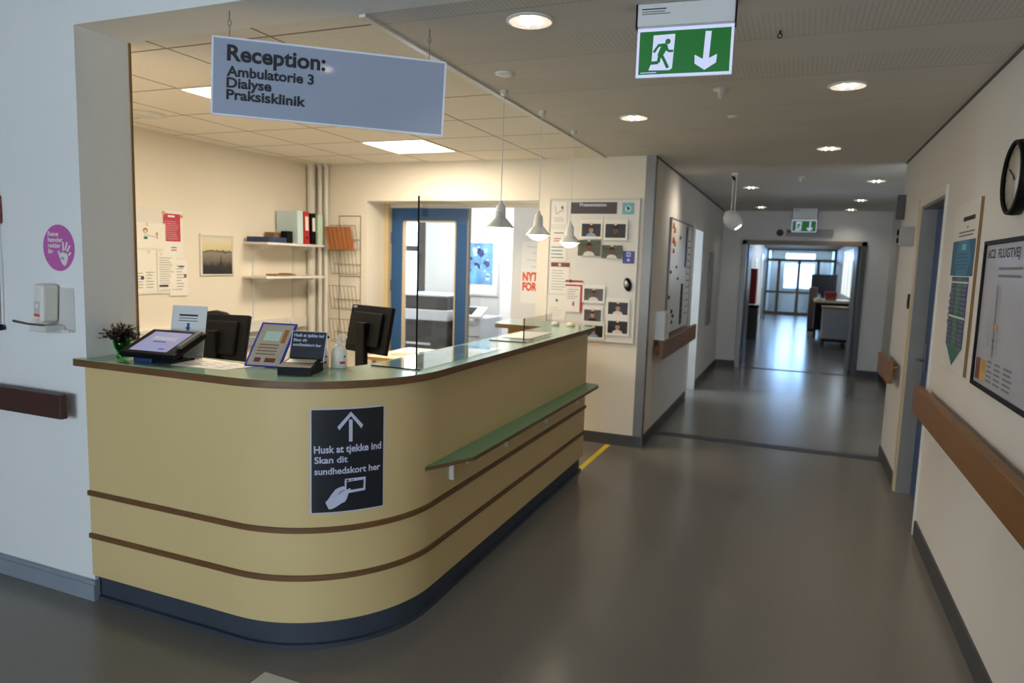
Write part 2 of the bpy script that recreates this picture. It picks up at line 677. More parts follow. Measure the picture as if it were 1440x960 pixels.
# foyer behind the camera
b = mb()
b.box(-6.4, -3.1, -4.4, -4.2, 0, 3, 'foyer_wall')
b.box(.5, 2.2, -4.4, -4.2, 0, 3, 'foyer_wall')
b.box(-3.1, .5, -4.4, -4.2, 0, .9, 'foyer_wall')
b.box(-3.1, .5, -4.4, -4.2, 2.6, 3, 'foyer_wall')
struct('wall_foyer', b, label='foyer wall with a wide window behind the camera')
b = mb()
b.box(-6.6, -6.4, -4.4, YW2, 0, 3, 'foyer_wall')
struct('wall_foyer_side', b, label='side wall of the foyer', cat='wall')
b = mb()
for x in (-3.1, -1.92, -.74, .44):
    b.box(x, x + .06, -4.36, -4.28, .9, 2.6, 'paint_white')
b.box(-3.1, .5, -4.36, -4.28, .9, .96, 'paint_white')
b.box(-3.1, .5, -4.36, -4.28, 2.54, 2.6, 'paint_white')
o = struct('window_1', b, label='wide foyer window behind the camera')
b = mb()
b.box(-3.1, .5, -4.325, -4.315, .96, 2.54, 'glass')
struct('pane', b, parent=o)
# side room behind the reception
b = mb()
b.box(-7, -6.3, 8.5, 8.7, 0, 2.7, 'wall_white')
b.box(-4.80, -1.5, 8.5, 8.7, 0, 2.7, 'wall_white')
b.box(-6.3, -4.80, 8.5, 8.7, 0, .85, 'wall_white')
b.box(-6.3, -4.80, 8.5, 8.7, 2.35, 2.7, 'wall_white')
struct('wall_side_room', b, label='white back wall of the copier room')
b = mb()
b.box(-7.1, -7, 6.3, 8.7, 0, 2.7, 'wall_white')
b.box(-7, XLR - .15, 6.3, 6.4, 0, 2.7, 'wall_white')
struct('wall_side_room_left', b, label='left wall of the copier room', cat='wall')
b = mb()
b.box(-2.88, -1.49, 7.0, 8.5, 0, 2.7, 'wall_white')
struct('wall_side_room_block', b, label='projecting wall of the copier room', cat='wall')
b = mb()
b.box(-7.1, XL - .3, 6.4, 8.7, 2.66, 2.76, 'wall_white')
struct('ceiling_side_room', b, label='ceiling of the copier room', cat='ceiling')
b = mb()
for x0, x1 in ((-6.3, -6.22), (-5.62, -5.54), (-4.93, -4.80)):
    b.box(x0, x1, 8.50, 8.58, .85, 2.35, 'frame_dark')
for z0, z1 in ((.85, .93), (1.70, 1.78), (2.27, 2.35)):
    b.box(-6.3, -4.80, 8.505, 8.575, z0, z1, 'frame_dark')
o = struct('window_2', b, label='dark framed window of the copier room')
b = mb()
b.box(-6.3, -4.8, 8.535, 8.545, .93, 2.27, 'glass')
struct('pane', b, parent=o)
b = mb()
b.tube([(-4.87, 8.50, 1.66), (-4.87, 8.45, 1.66), (-4.87, 8.45, 1.54)], .012, 'black')
struct('handle', b, parent=o)
# small store behind the daylit doorway
b = mb()
b.box(-3.2, -3.1, 8.2, 10, 0, 2.7, 'wall_white')
b.box(-3.1, XL - .3, 9.6, 9.7, 0, 2.7, 'wall_white')
struct('wall_store', b, label='walls of the small room off the corridor')
b = mb()
b.box(-3.2, XL - .3, 8.7, 9.7, 2.66, 2.76, 'wall_white')
struct('ceiling_store', b, label='ceiling of the small room off the corridor', cat='ceiling')

# ---- doors
# blue glazed leaf in the reception opening
d = tag(thing('door_1', 'blue framed glazed door leaf in the reception back wall', 'door', (-4.0, 6.36, 0)), kind='structure')
b = mb()
z1 = 2.12
b.box(.0, .135, 0, .045, 0, z1, 'door_blue', .004)
b.box(.765, .885, 0, .045, 0, z1, 'door_blue', .004)
b.box(.135, .765, 0, .045, 1.99, z1, 'door_blue')
b.box(.135, .765, 0, .045, 0, .25, 'door_blue')
b.build('leaf_frame', d)
b = mb()
for x0, x1, zz0, zz1 in ((.136, .150, .25, 1.992), (.750, .764, .25, 1.992), (.136, .764, 1.978, 1.992), (.136, .764, .248, .262)):
    b.box(x0, x1, -.008, .05, zz0, zz1, 'frame_cream')
b.build('glazing_bead', d)
b = mb()
b.box(.15, .75, .018, .026, .26, 1.98, 'glass')
b.build('pane', d)
b = mb()
b.box(.885, .905, -.002, .045, 0, z1, 'frame_grey')
b.build('edge_strip', d)
for z in (.3, 1.25, 1.75):
    b = mb()
    b.tube([(-.008, -.008, z), (-.008, -.008, z + .12)], .011, 'steel')
    b.build('hinge', d)
b = mb()
b.box(-4.06, -4.005, 6.30, 6.40, 0, 2.16, 'frame_cream')
b.box(-4.005, -2.22, 6.34, 6.40, 2.125, 2.16, 'wall_cream')
struct('trim_3', b, label='cream door frame around the copier room opening')

# right wall blue door
d = tag(thing('door_2', 'dark blue door in the right corridor wall', 'door', (XR + .095, 4.80, 0)), kind='structure')
b = mb()
b.box(0, .045, .015, .885, .005, 2.055, 'door_blue_dark', .003)
b.build('leaf', d)
b = mb()
b.box(-.008, 0, .765, .805, .92, 1.12, 'steel', .003)
b.tube([(-.008, .785, 1.0), (-.055, .785, 1.0), (-.055, .66, 1.0)], .009, 'steel')
b.build('handle', d)
b = mb()
b.box(-.095, .07, .887, .8995, 0, 2.07, 'frame_grey')
b.box(-.095, .07, .0005, .013, 0, 2.07, 'frame_grey')
b.box(-.095, .07, .013, .887, 2.058, 2.0695, 'frame_grey')
b.build('frame', d)
b = mb()
b.box(XR - .014, XR - .0005, 5.70, 5.77, 0, 2.13, 'frame_cream')
b.box(XR - .012, XR - .0005, 4.775, 4.80, 0, 2.13, 'wall_white')
b.box(XR - .014, XR - .0005, 4.80, 5.70, 2.07, 2.13, 'paint_white')
struct('trim_4', b, label='painted casing around the dark blue door')
# grey door further along, grazing
d = tag(thing('door_3', 'grey door in the set back right wall', 'door', (1.25, 8.2, 0)), kind='structure')
b = mb()
b.box(-.02, -.001, 0, .95, 0, 2.08, 'frame_grey', .003)
b.build('leaf', d)
b = mb()
b.tube([(-.02, .12, 1.0), (-.06, .12, 1.0), (-.06, .24, 1.0)], .009, 'steel')
b.build('handle', d)
# frame of the fire doorway
b = mb()
b.box(-.87, -.80, YF - .05, YF + .24, 0, 2.067, 'steel')
b.box(.86, .93, YF - .05, YF + .24, 0, 2.067, 'frame_dark')
b.box(-.87, .93, YF - .05, YF + .24, 2.0, 2.067, 'frame_brown')
struct('trim_5', b, label='metal frame of the fire doorway')
for sx, x0 in ((-1, -.80), (1, .86)):
    d = tag(thing('door_4' if sx < 0 else 'door_5', ('left' if sx < 0 else 'right') + ' fire door folded back along the far corridor', 'door', (x0, YF + .25, 0)), kind='structure')
    b = mb()
    b.box(-.03 if sx < 0 else -.03, .02, 0, .85, .01, 2.0, 'frame_dark', .003)
    b.build('leaf', d)
# far glazed double door with side lights
d = tag(thing('door_6', 'glazed double door with side panes at the far end', 'door', (0, 27, 0)), kind='structure')
b = mb()
for x0, x1 in ((-1.1, -1.04), (-.72, -.62), (-.05, .05), (.58, .68), (1.12, 1.2)):
    b.box(x0, x1, 0, .07, 0, 2.0 if x0 > -1 and x0 < 1 else 2.37, 'frame_brown')
for z0, z1 in ((0, .12), (.78, .86), (1.92, 2.02), (2.31, 2.37)):
    b.box(-1.1, 1.2, .005, .065, z0, z1, 'frame_brown')
b.build('frame', d)
b = mb()
b.box(-1.04, 1.12, .03, .04, .12, 1.92, 'glass_blue')
b.box(-1.04, 1.12, .03, .04, 2.02, 2.31, 'glass_blue')
b.build('pane', d)
b = mb()
for x in (-.1, .1):
    b.tube([(x, -.0, .95), (x, -.05, .95), (x, -.05, 1.15), (x, 0, 1.15)], .012, 'steel')
b.build('handle', d)
# vestibule behind it
b = mb()
b.box(-1.1, -.58, 31, 31.2, 0, 2.5, 'wall_ward')
b.box(.62, 1.2, 31, 31.2, 0, 2.5, 'wall_ward')
b.box(-.58, .62, 31, 31.2, 0, .88, 'wall_ward')
b.box(-.58, .62, 31, 31.2, 1.88, 2.08, 'wall_ward')
b.box(-.58, .62, 31, 31.2, 2.3, 2.5, 'wall_ward')
struct('wall_vestibule', b, label='end wall of the glazed vestibule')
b = mb()
b.box(-1.25, 1.35, 27.2, 31.2, 2.5, 2.6, 'wall_ward')
struct('ceiling_vestibule', b, label='vestibule ceiling', cat='ceiling')
b = mb()
for x0, x1 in ((-.58, -.54), (-.06, .06), (.58, .62)):
    b.box(x0, x1, 31.05, 31.12, .88, 1.88, 'paint_white')
    b.box(x0, x1, 31.05, 31.12, 2.08, 2.3, 'paint_white') if abs(x0) > .1 else None
o = struct('window_3', b, label='bright window panes at the end of the vestibule')
b = mb()
b.box(-.58, .62, 31.08, 31.09, .88, 1.88, 'glass')
b.box(-.58, .62, 31.08, 31.09, 2.08, 2.3, 'glass')
struct('pane', b, parent=o)
b = mb()
for y in (18.9, 20.27, 21.64, 23.02):
    b.box(1.215, 1.29, y, y + .08, .9, 2.2, 'paint_white')
b.box(1.215, 1.29, 18.9, 23.1, .9, .97, 'paint_white')
b.box(1.215, 1.29, 18.9, 23.1, 2.13, 2.2, 'paint_white')
o = struct('window_added', b, label='added row of windows lighting the far corridor from its right wall')  # windows added for daylight, standing in for reflecting glass screens
b = mb()
b.box(1.25, 1.26, 18.98, 23.02, .97, 2.13, 'glass')
struct('pane', b, parent=o)
# white door edge in the daylit doorway on the left
b = mb()
b.box(XL - .30, XL + .012, 9.288, 9.35, 0, 2.06, 'paint_white')
b.box(XL - .0, XL + .012, 8.51, 8.57, 0, 2.12, 'paint_white')
b.box(XL - .0, XL + .012, 8.57, 9.35, 2.06, 2.12, 'paint_white')
struct('trim_6', b, label='white casing of the daylit doorway')

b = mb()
b.box(XR - .010, XR - .0003, YW2, 6.75, C - .010, C - .0003, 'frame_dark')  # dark strip painting the shade along the ceiling edge
struct('trim_10', b, label='dark strip drawn as the shadow line between ceiling and right wall')
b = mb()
b.box(XL + .0003, XL + .010, YP, YF, C - .010, C - .0003, 'frame_dark')  # same painted shadow line on the left side
struct('trim_11', b, label='dark strip drawn as the shadow line between ceiling and left corridor wall')

# ---- skirtings
b = mb()
b.box(-6.4, XJ + .02, YW - .022, YW, 0, .075, 'base_grey')
b.box(-6.4, XJ + .02, YW - .016, YW, .075, .092, 'base_grey')
b.box(XJ, XJ + .02, YW, YC + .02, 0, .09, 'base_grey')
struct('baseboard_front', b, label='pale grey skirting of the white front wall')
b = mb()
b.box(-2.22, XL - .0, YP - .012, YP, 0, .1, 'base_dark')
b.box(XLR, -4.06, YP - .012, YP, 0, .1, 'base_dark')
struct('baseboard_back', b, label='dark skirting under the photo board')
b = mb()
b.box(XL, XL + .012, YP + .08, 8.51, 0, .1, 'base_dark')
b.box(XL, XL + .012, 9.36, YF, 0, .1, 'base_dark')
struct('baseboard_corridor', b, label='dark skirting of the left corridor wall')
b = mb()
b.box(XR - .012, XR, -4.2, 4.74, 0, .105, 'base_dark')
b.box(XR - .012, XR, 5.77, 6.75, 0, .105, 'base_dark')
b.box(1.238, 1.25, 6.75, 8.2, 0, .105, 'base_dark')
b.box(1.238, 1.25, 9.15, YF, 0, .105, 'base_dark')
struct('baseboard_right', b, label='dark skirting of the right corridor wall')
b = mb()
b.box(XL, -.87, YF - .012, YF, 0, .1, 'base_dark')
b.box(.93, 1.25, YF - .012, YF, 0, .1, 'base_dark')
struct('baseboard_far', b, label='dark skirting of the corridor end wall')
b = mb()
b.box(XL, XR, 6.57, 6.70, 0, .004, 'base_dark')
struct('trim_7', b, label='dark expansion strip across the corridor floor')
b = mb()
b.box(-.80, .86, YF - .02, YF + .06, 0, .004, 'base_dark')
for x in (-.45, .35):
    b.box(x, x + .1, YF - .05, YF - .02, 0, .005, 'steel')
struct('trim_8', b, label='threshold strip at the fire doorway')
b = mb()
b.box(XL - .075, XL + .004, YP - .006, YP - .0005, 0, C, 'steel')
b.box(XL + .0005, XL + .006, YP, YP + .075, 0, C, 'steel')
struct('trim_9', b, label='steel corner guard on the wall end by the photo board')

# ================================================================== RECEPTION COUNTER
CX, CY = XC - RAD, YC + RAD


def outline(off, x0, y1, n=48):
    r = RAD + off
    return [(x0, YC - off)] + [(CX + r * sin(t), CY - r * cos(t)) for t in [pi / 2 * i / n for i in range(n + 1)]] + [(XC + off, y1)]


def band(mbx, o1, o2, z0, z1, k, x0=XJ + .002, y1=YE, ktop=None):
    a, c = outline(o1, x0, y1), outline(o2, x0, y1)
    n = len(a)
    vs = [(x, y, z0) for x, y in a] + [(x, y, z1) for x, y in a] + [(x, y, z0) for x, y in c] + [(x, y, z1) for x, y in c]
    fs, tops = [], []
    for i in range(n - 1):
        fs += [(i, i + 1, n + i + 1, n + i), (2 * n + i + 1, 2 * n + i, 3 * n + i, 3 * n + i + 1), (2 * n + i, 2 * n + i + 1, i + 1, i)]
        tops.append((n + i, n + i + 1, 3 * n + i + 1, 3 * n + i))
    fs += [(0, n, 3 * n, 2 * n), (n - 1, 3 * n - 1, 4 * n - 1, 2 * n - 1)]
    mbx.add(vs, fs, k)
    mbx.add(vs, tops, ktop or k)
    return mbx


ctr = thing('reception_counter', 'curved pale yellow reception counter with green top and brown wood strips', 'reception counter', (CX, CY, 0))
G = (CX, CY, 0)
b = mb()
band(b, 0, -.03, .12, ZT - .034, 'yellow_laminate')
b.box(XC - .30, XC - .03, YE - .03, YE, .12, ZT - .034, 'yellow_laminate')
b.build('front_panel', ctr, G)
b = mb()
band(b, -.028, -.05, 0, .12, 'plinth_blue')
band(b, -.010, -.028, 0, .018, 'plinth_blue')
b.box(XC - .30, XC - .05, YE - .06, YE - .03, 0, .12, 'plinth_blue')
b.build('plinth', ctr, G)
for z in (.5105, .3114):
    b = mb()
    band(b, .012, -.001, z - .0105, z + .0105, 'beech_edge')
    b.build('wood_strip', ctr, G)
# countertop: wood core with green laminate face
ri = .28
inner = [(-2.24, 5.55), (-2.22, 5.10), (-2.16, 4.94), (-1.77, 4.94)]
icx, icy = -1.77 - ri, 2.386 + ri
inner += [(icx + ri * sin(t), icy - ri * cos(t)) for t in [pi / 2 * (1 - i / 12) for i in range(13)]]
inner += [(XJ + .003, 2.386), (XJ + .003, YW - .003), (XJ - .03, YW - .003)]
outer = outline(.031, XJ - .03, 5.19)
top = outer + [(-1.70, 5.315)] + inner
b = mb()
b.prism(top, ZT - .032, ZT - .002, 'beech_edge')
b.prism(top, ZT - .002, ZT, 'green_laminate')
b.build('countertop', ctr, G)
b = mb()
b.box(-2.10, -1.78, 5.06, 5.085, 0, ZT - .034, 'yellow_box')
b.build('return_panel', ctr, G)
b = mb()
ledge = [(-1.4515, 2.60), (-1.331, 2.85), (-1.331, 5.02), (-1.36, 5.075), (-1.4495, 5.08), (-1.4495, 2.667)]
b.prism(ledge, .676, .694, 'beech_edge')
b.prism(ledge, .694, .697, 'green_ledge')
lg = b.build('writing_ledge', ctr, G)
for y in (2.83, 3.49, 4.15, 4.82):
    b = mb()
    b.box(XC + .0005, XC + .024, y - .006, y + .006, .575, .675, 'metal_white', .002)
    b.box(XC + .0005, XC + .10, y - .009, y + .009, .669, .675, 'metal_white')
    b.prism([(0, 0), (.022, 0), (0, -.03)], -.002, .002, 'metal_white', T=Matrix.Translation((XC + .006, y, .669)) @ Matrix.Rotation(pi / 2, 4, 'X'))
    tag(b.build('bracket', lg, G), 'white L bracket')

# check-in poster, bent round the curve
PW, PH = .298, .428


def bend(th0, zc):
    return lambda p: Vector((CX + (RAD - p.y) * sin(th0 + p.x / RAD), CY - (RAD - p.y) * cos(th0 + p.x / RAD), zc + p.z))


def U(x):
    return (x - 90) / 553 * PW - PW / 2


def Vv(x, y):
    t = 75 + (x - 90) / 553 * -20
    bt = 862 + (x - 90) / 553 * -57
    return PH / 2 - (y - t) / (bt - t) * PH


def PP(*pts):
    return [(U(x), Vv(x, y)) for x, y in pts]


b = mb()
N = 14
for i in range(N):
    u0, u1 = -PW / 2 + PW * i / N, -PW / 2 + PW * (i + 1) / N
    b.rect(u0, u1, -PH / 2, PH / 2, 'sign_white', .001)
    v0, v1 = -PW / 2 * .965, PW / 2 * .965
    q0, q1 = v0 + (v1 - v0) * i / N, v0 + (v1 - v0) * (i + 1) / N
    b.rect(q0, q1, -PH / 2 * .975, PH / 2 * .975, 'sign_black', .0018)
b.poly(PP((366, 310), (366, 150), (380, 150), (392, 150), (392, 310)), 'sign_white', .0035)
b.poly(PP((380, 92), (380, 125), (296, 228), (282, 203)), 'sign_white', .0036)
b.poly(PP((380, 92), (470, 190), (458, 216), (380, 125)), 'sign_white', .0036)
b.text('Husk at tjekke ind', U(117), Vv(117, 402), .0268, 'sign_white', PW * .90, .0032, .025)
b.text('Skan dit', U(120), Vv(120, 478), .0243, 'sign_white', PW * .43, .0032, .022)
b.text('sundhedskort her', U(120), Vv(120, 562), .0243, 'sign_white', PW * .885, .0032, .022)
b.poly(PP((198, 765), (215, 745), (240, 705), (270, 665), (300, 648), (330, 640), (346, 650), (350, 668), (375, 655), (382, 662),
          (370, 680), (362, 700), (352, 735), (340, 755), (310, 770), (275, 795), (245, 812), (222, 815))[::-1], 'sign_white', .0035)
b.stroke(PP((290, 702), (310, 680), (338, 668)), .0025, 'sign_black', .0042)
cw = PP((335, 587), (493, 572), (490, 672), (355, 690), (335, 640))
b.poly(PP((335, 587), (493, 572), (492, 592), (350, 610)), 'sign_white', .0036)
b.poly(PP((478, 590), (493, 588), (490, 672), (475, 675)), 'sign_white', .0036)
b.poly(PP((372, 670), (480, 655), (490, 672), (362, 692)), 'sign_white', .0036)
b.poly(PP((335, 600), (349, 598), (349, 660), (338, 650)), 'sign_white', .0036)
b.rect(U(350), U(366), Vv(350, 606), Vv(350, 592), 'sign_black', .0042)
b.lines(U(376), U(410), Vv(376, 602), Vv(376, 590), 1, 'sign_black', d=.0042)
th0 = radians(46)
pz = .790
o = b.build('check_in_poster', None, (CX + RAD * sin(th0), CY - RAD * cos(th0), pz), warp=bend(th0, pz))
tag(o, 'black check-in poster with white arrow and hand stuck on the curved yellow counter', 'poster')

# ================================================================== HANGING SIGNS AND CEILING FITTINGS
sg = thing('reception_sign', 'blue grey hanging sign lettered Reception above the counter', 'sign', (-1.781, 2.372, 2.268), radians(32.2))
TL = Matrix.Rotation(radians(1.9), 4, 'Y')
b = mb()
b.box(-.45, .45, -.004, .004, -.145, .145, 'sign_face', T=TL)
for a in ((-.453, .453, .142, .149), (-.453, .453, -.149, -.142), (-.453, -.445, -.149, .149), (.445, .453, -.149, .149)):
    b.box(a[0], a[1], -.006, .006, a[2], a[3], 'sign_edge', T=TL)
b.build('sign_panel', sg)
b = mb()
tv = lambda fr: .145 - fr * .29
b.text('Reception:', -.396, tv(.285), .054, 'ink', .371, .0055, .03, T=TL)
b.text('Ambulatorie 3', -.396, tv(.487), .0345, 'ink', .328, .0055, .032, T=TL)
b.text('Dialyse', -.396, tv(.636), .0345, 'ink', .168, .0055, .032, T=TL)
b.text('Praksisklinik', -.396, tv(.79), .0345, 'ink', .300, .0055, .032, T=TL)
b.build('lettering', sg)
for x in (-.383, .387):
    b = mb()
    zt = .145 - x * .033
    b.tube([(x, 0, zt - .002), (x, 0, .205)], .0016, 'steel')
    pts = [(x + .006 * sin(q), 0, .215 + .011 * cos(q)) for q in [pi * 2 * i / 12 for i in range(13)]]
    b.tube(pts, .0016, 'steel', 6)
    b.tube([(x, 0, .226), (x, 0, .258)], .0022, 'steel')
    b.build('hanging_wire', sg)


def exit_sign(loc, rz, w, h, hh, label):
    t = thing('exit_sign', label, 'exit sign', loc, rz, 'illuminated green exit signs')
    b = mb()
    b.box(-w / 2, w / 2, -.03, .03, h, h + hh, 'plastic_white', .004)
    b.rect(-w / 2 + .015, -w / 2 + .10, h + hh - .022, h + hh - .018, 'ink', .0305)
    b.lines(-w / 2 + .015, -w / 2 + .12, h + hh - .04, h + hh - .025, 2, 'ink_grey', d=.0305)
    b.build('housing', t)
    for x in (-w / 2 - .006, w / 2 + .0005):
        b = mb()
        b.box(x, x + .0055, -.032, .032, h - .004, h + hh, 'black', .002)
        b.build('end_cap', t)
    b = mb()
    b.box(-w / 2, w / 2, -.006, .006, 0, h - .0005, 'exit_white')
    g0, g1, k0, k1 = -w / 2 * .945, w / 2 * .945, h * .055, h * .93
    b.rect(g0, g1, k0, k1, 'exit_green', .0065)
    fx = lambda x: g0 + (x - 170) / 1000 * (g1 - g0)
    fy = lambda x, y: k1 - (y - (365 - (x - 180) * .073)) / 466 * (k1 - k0)
    P = lambda *p: [(fx(x), fy(x, y)) for x, y in p]
    b.poly(P((325, 397), (565, 375), (548, 745), (520, 768), (285, 780), (315, 690)), 'exit_white', .007)
    # running figure
    cxx, cyy = fx(488), fy(488, 460)
    b.disc(cxx, cyy, h * .056, 'exit_green', .0082)
    b.poly(P((375, 490), (465, 478), (490, 505), (478, 545), (455, 590), (420, 640), (378, 612), (395, 560), (412, 515), (385, 525)), 'exit_green', .0078)
    b.stroke(P((392, 500), (362, 540), (335, 582)), h * .052, 'exit_green', .0080)
    b.stroke(P((470, 505), (492, 562), (552, 560)), h * .050, 'exit_green', .0081)
    b.stroke(P((405, 600), (392, 690), (305, 700)), h * .066, 'exit_green', .0083)
    b.stroke(P((425, 610), (460, 670), (500, 745)), h * .062, 'exit_green', .0084)
    # arrow
    b.poly(P((895, 340), (960, 338), (945, 650), (880, 650)), 'exit_white', .007)
    b.poly(P((790, 595), (905, 650), (1032, 580), (1025, 672), (905, 755), (793, 690)), 'exit_white', .0072)
    b.lines(fx(195), fx(380), k0 + .003, k0 + .009, 1, 'exit_white', d=.007)
    b.build('sign_plate', t)
    return t


exit_sign((-.436, 2.612, 2.280), radians(5.7), .335, .170, .0775, 'large green exit sign hanging above the near corridor')
exit_sign((.025, 11.4, 2.178), 0, .345, .18, .169, 'small green exit sign hanging above the fire doorway')

DL = [(-1.03, 2.61, 'white round downlight left of the near green exit sign'), (-1.03, 4.45, 'round downlight between the counter and the sprinkler head'),
      (.16, 3.95, 'round downlight right of the sprinkler head'), (.145, 5.87, 'round downlight in front of the corridor spotlight row'),
      (.66, 8.0, 'downlight on the right near the set back wall'), (.67, 10.06, 'downlight on the right nearer the fire doorway'),
      (-.57, 8.46, 'downlight just behind the hanging spotlight'), (-.59, 11.1, 'downlight left of the far exit sign'),
      (.65, 11.55, 'downlight right of the far exit sign')]


def downlight(x, y, z, label, power, col=NEUT, spot=radians(125)):
    t = thing('downlight', label, 'ceiling light', (x, y, z), 0, 'round recessed ceiling lights')
    b = mb()
    b.lathe([(.086, -.0005), (.094, -.0005), (.094, -.004), (.086, -.008), (.081, -.007), (.081, -.001)], 'metal_white', 32)
    b.build('ring', t)
    b = mb()
    b.lathe([(.0001, -.001), (.045, -.0012), (.081, -.0035)], 'lamp_glow', 32)
    b.build('reflector', t)
    for dx in (-.022, .022):
        b = mb()
        b.tube([(dx, -.035, -.007), (dx, .035, -.007)], .006, 'bulb_glow', 8)
        b.build('lamp_tube', t)
    lamp('downlight_beam', 'SPOT', (x, y, z - .03), power, col, spot=spot, blend=.75, soft=.07)
    return t


for x, y, l in DL:
    downlight(x, y, C, l, 7)


downlight(-.59, 0, 3.0, 'foyer downlight behind the camera, mirrored in the reception sign', 4)


def sprinkler(x, y, label, group=None):
    b = mb()
    b.lathe([(.0001, -.0005), (.04, -.0005), (.038, -.008), (.012, -.012), (.010, -.03), (.0001, -.03)], 'metal_white', 16)
    b.tube([(-.012, 0, -.012), (-.014, 0, -.03), (0, 0, -.045)], .003, 'metal_white', 6)
    b.tube([(.012, 0, -.012), (.014, 0, -.03), (0, 0, -.045)], .003, 'metal_white', 6)
    b.lathe([(.0001, -.045), (.018, -.045), (.018, -.048), (.0001, -.048)], 'metal_white', 12)
    tag(b.build('sprinkler_head', None, loc=(x, y, C)), label, 'sprinkler', 'white ceiling sprinklers')


sprinkler(-.443, 3.863, 'white sprinkler head on the ceiling under the near exit sign')
sprinkler(-.05, 7.6, 'small sprinkler head between the corridor downlights further back')
for x, y, r, l in ((-.44, 4.55, .035, 'flat white ceiling cap behind the sprinkler head'), (-1.42, 3.28, .05, 'flat round ceiling cap beside the reception sign')):
    b = mb()
    b.lathe([(.0001, -.012), (r * .7, -.012), (r, -.004), (r, -.0005)], 'metal_white', 20)
    tag(b.build('ceiling_detector', None, loc=(x, y, C)), l, 'detector')
b = mb()
b.lathe([(.0001, -.012), (.06, -.012), (.065, -.02), (.13, -.012), (.14, -.0005)], 'metal_white', 28)
tag(b.build('ceiling_vent', None, loc=(-4.22, 3.56, C)), 'round white vent in the tiled reception ceiling', 'vent')
for x, y, l in ((-.135, 3.0, 'small dark hook in the ceiling right of the exit sign'), (-.60, 3.03, 'small dark hook in the ceiling left of the exit sign')):
    b = mb()
    b.tube([(0, 0, -.0005), (0, 0, -.012)], .003, 'black', 6)
    b.tube([(.008 * sin(q), 0, -.020 + .009 * cos(q)) for q in [2 * pi * i / 10 for i in range(11)]], .002, 'black', 6)
    tag(b.build('ceiling_hook', None, loc=(x, y, C)), l, 'hook')
# hanging spotlight in the corridor
t = thing('track_spotlight', 'white spotlight hanging from the corridor ceiling', 'spotlight', (-.64, 7.2, C))
b = mb()
b.box(-.03, .03, -.05, .05, -.03, -.0005, 'metal_white', .004)
b.tube([(-.025, 0, -.03), (.0, 0, -.07)], .012, 'black')
b.build('ceiling_mount', t)
b = mb()
for x in (-.014, .016):
    b.tube([(x, 0, -.03), (x, 0, -.39)], .006, 'metal_white')
b.build('rod', t)
b = mb()
T = Matrix.Translation((-.005, 0, -.44)) @ Matrix.Rotation(radians(-38), 4, 'Y')
b.lathe([(.0001, .085), (.03, .08), (.06, .06), (.082, .02), (.085, -.02), (.075, -.07), (.05, -.105), (.045, -.105), (.04, -.07)], 'metal_white', 24, T=T)
b.build('lamp_head', t)
b = mb()
b.lathe([(.0001, -.112), (.03, -.11), (.038, -.09), (.0001, -.08)], 'bulb_glow', 16, T=T)
b.build('bulb', t)
lamp('spotlight_beam', 'SPOT', (-.72, 7.15, 2.20), 12, WARM, spot=radians(120), blend=1, soft=.12, d=(-1, -.2, -.40))

# square ceiling panels
for y0, l in ((3.06, 'square glowing ceiling panel partly hidden by the reception sign'), (4.86, 'square glowing ceiling panel near the reception back wall'),
              ):
    t = thing('ceiling_panel_light', l, 'ceiling light', (-3.08, y0 + .3, C), 0, 'square ceiling panel lights')
    b = mb()
    for a in ((-.297, .297, -.297, -.28), (-.297, .297, .28, .297), (-.297, -.28, -.28, .28), (.28, .297, -.28, .28)):
        b.box(*a, -.006, -.0005, 'metal_white')
    b.build('frame', t)
    b = mb()
    b.box(-.28, .28, -.28, .28, -.004, -.001, 'panel_glow')
    b.build('diffuser', t)
    lamp('panel_beam', 'AREA', (-3.08, y0 + .3, C - .012), 32, WARM, .55, .55)
lamp('copier_room_fill', 'AREA', (-3.6, 7.5, 2.6), 48, (.95, .97, 1.0), .6, .6)  # added fill for the copier room, without a fixture

# pendants over the counter
PD = [(-1.56, 3.60, 1.785, 'white cone pendant lamp nearest the hanging sign, in front of the doorway'),
      (-1.53, 4.13, 1.770, 'white cone pendant lamp in the middle of the row of three'),
      (-1.53, 4.78, 1.745, 'white cone pendant lamp in front of the photo board')]
for x, y, z, l in PD:
    t = thing('pendant_lamp', l, 'pendant lamp', (x, y, z), 0, 'pendant lamps over the counter')
    b = mb()
    b.lathe([(.078, 0), (.076, .006), (.040, .048), (.029, .058), (.028, .105), (.024, .122), (.010, .135), (.010, .15), (.0001, .15)], 'metal_white', 28)
    b.lathe([(.072, .006), (.038, .045), (.026, .056)], 'plastic_white', 28)
    b.build('shade', t)
    b = mb()
    b.lathe([(.0001, -.032), (.030, -.027), (.054, -.010), (.058, .010), (.035, .03), (.015, .045), (.0001, .05)], 'bulb_glow', 18)
    b.build('bulb', t)
    b = mb()
    b.tube([(0, 0, .15), (0, 0, C - z - .001)], .003, 'plastic_white', 6)
    b.build('cord', t)
    b = mb()
    b.lathe([(.0001, C - z - .025), (.02, C - z - .025), (.022, C - z - .0005)], 'metal_white', 14)
    b.build('ceiling_rose', t)
    lamp('pendant_beam', 'SPOT', (x, y, z - .02), 5, WARM, spot=radians(130), blend=.6, soft=.03)

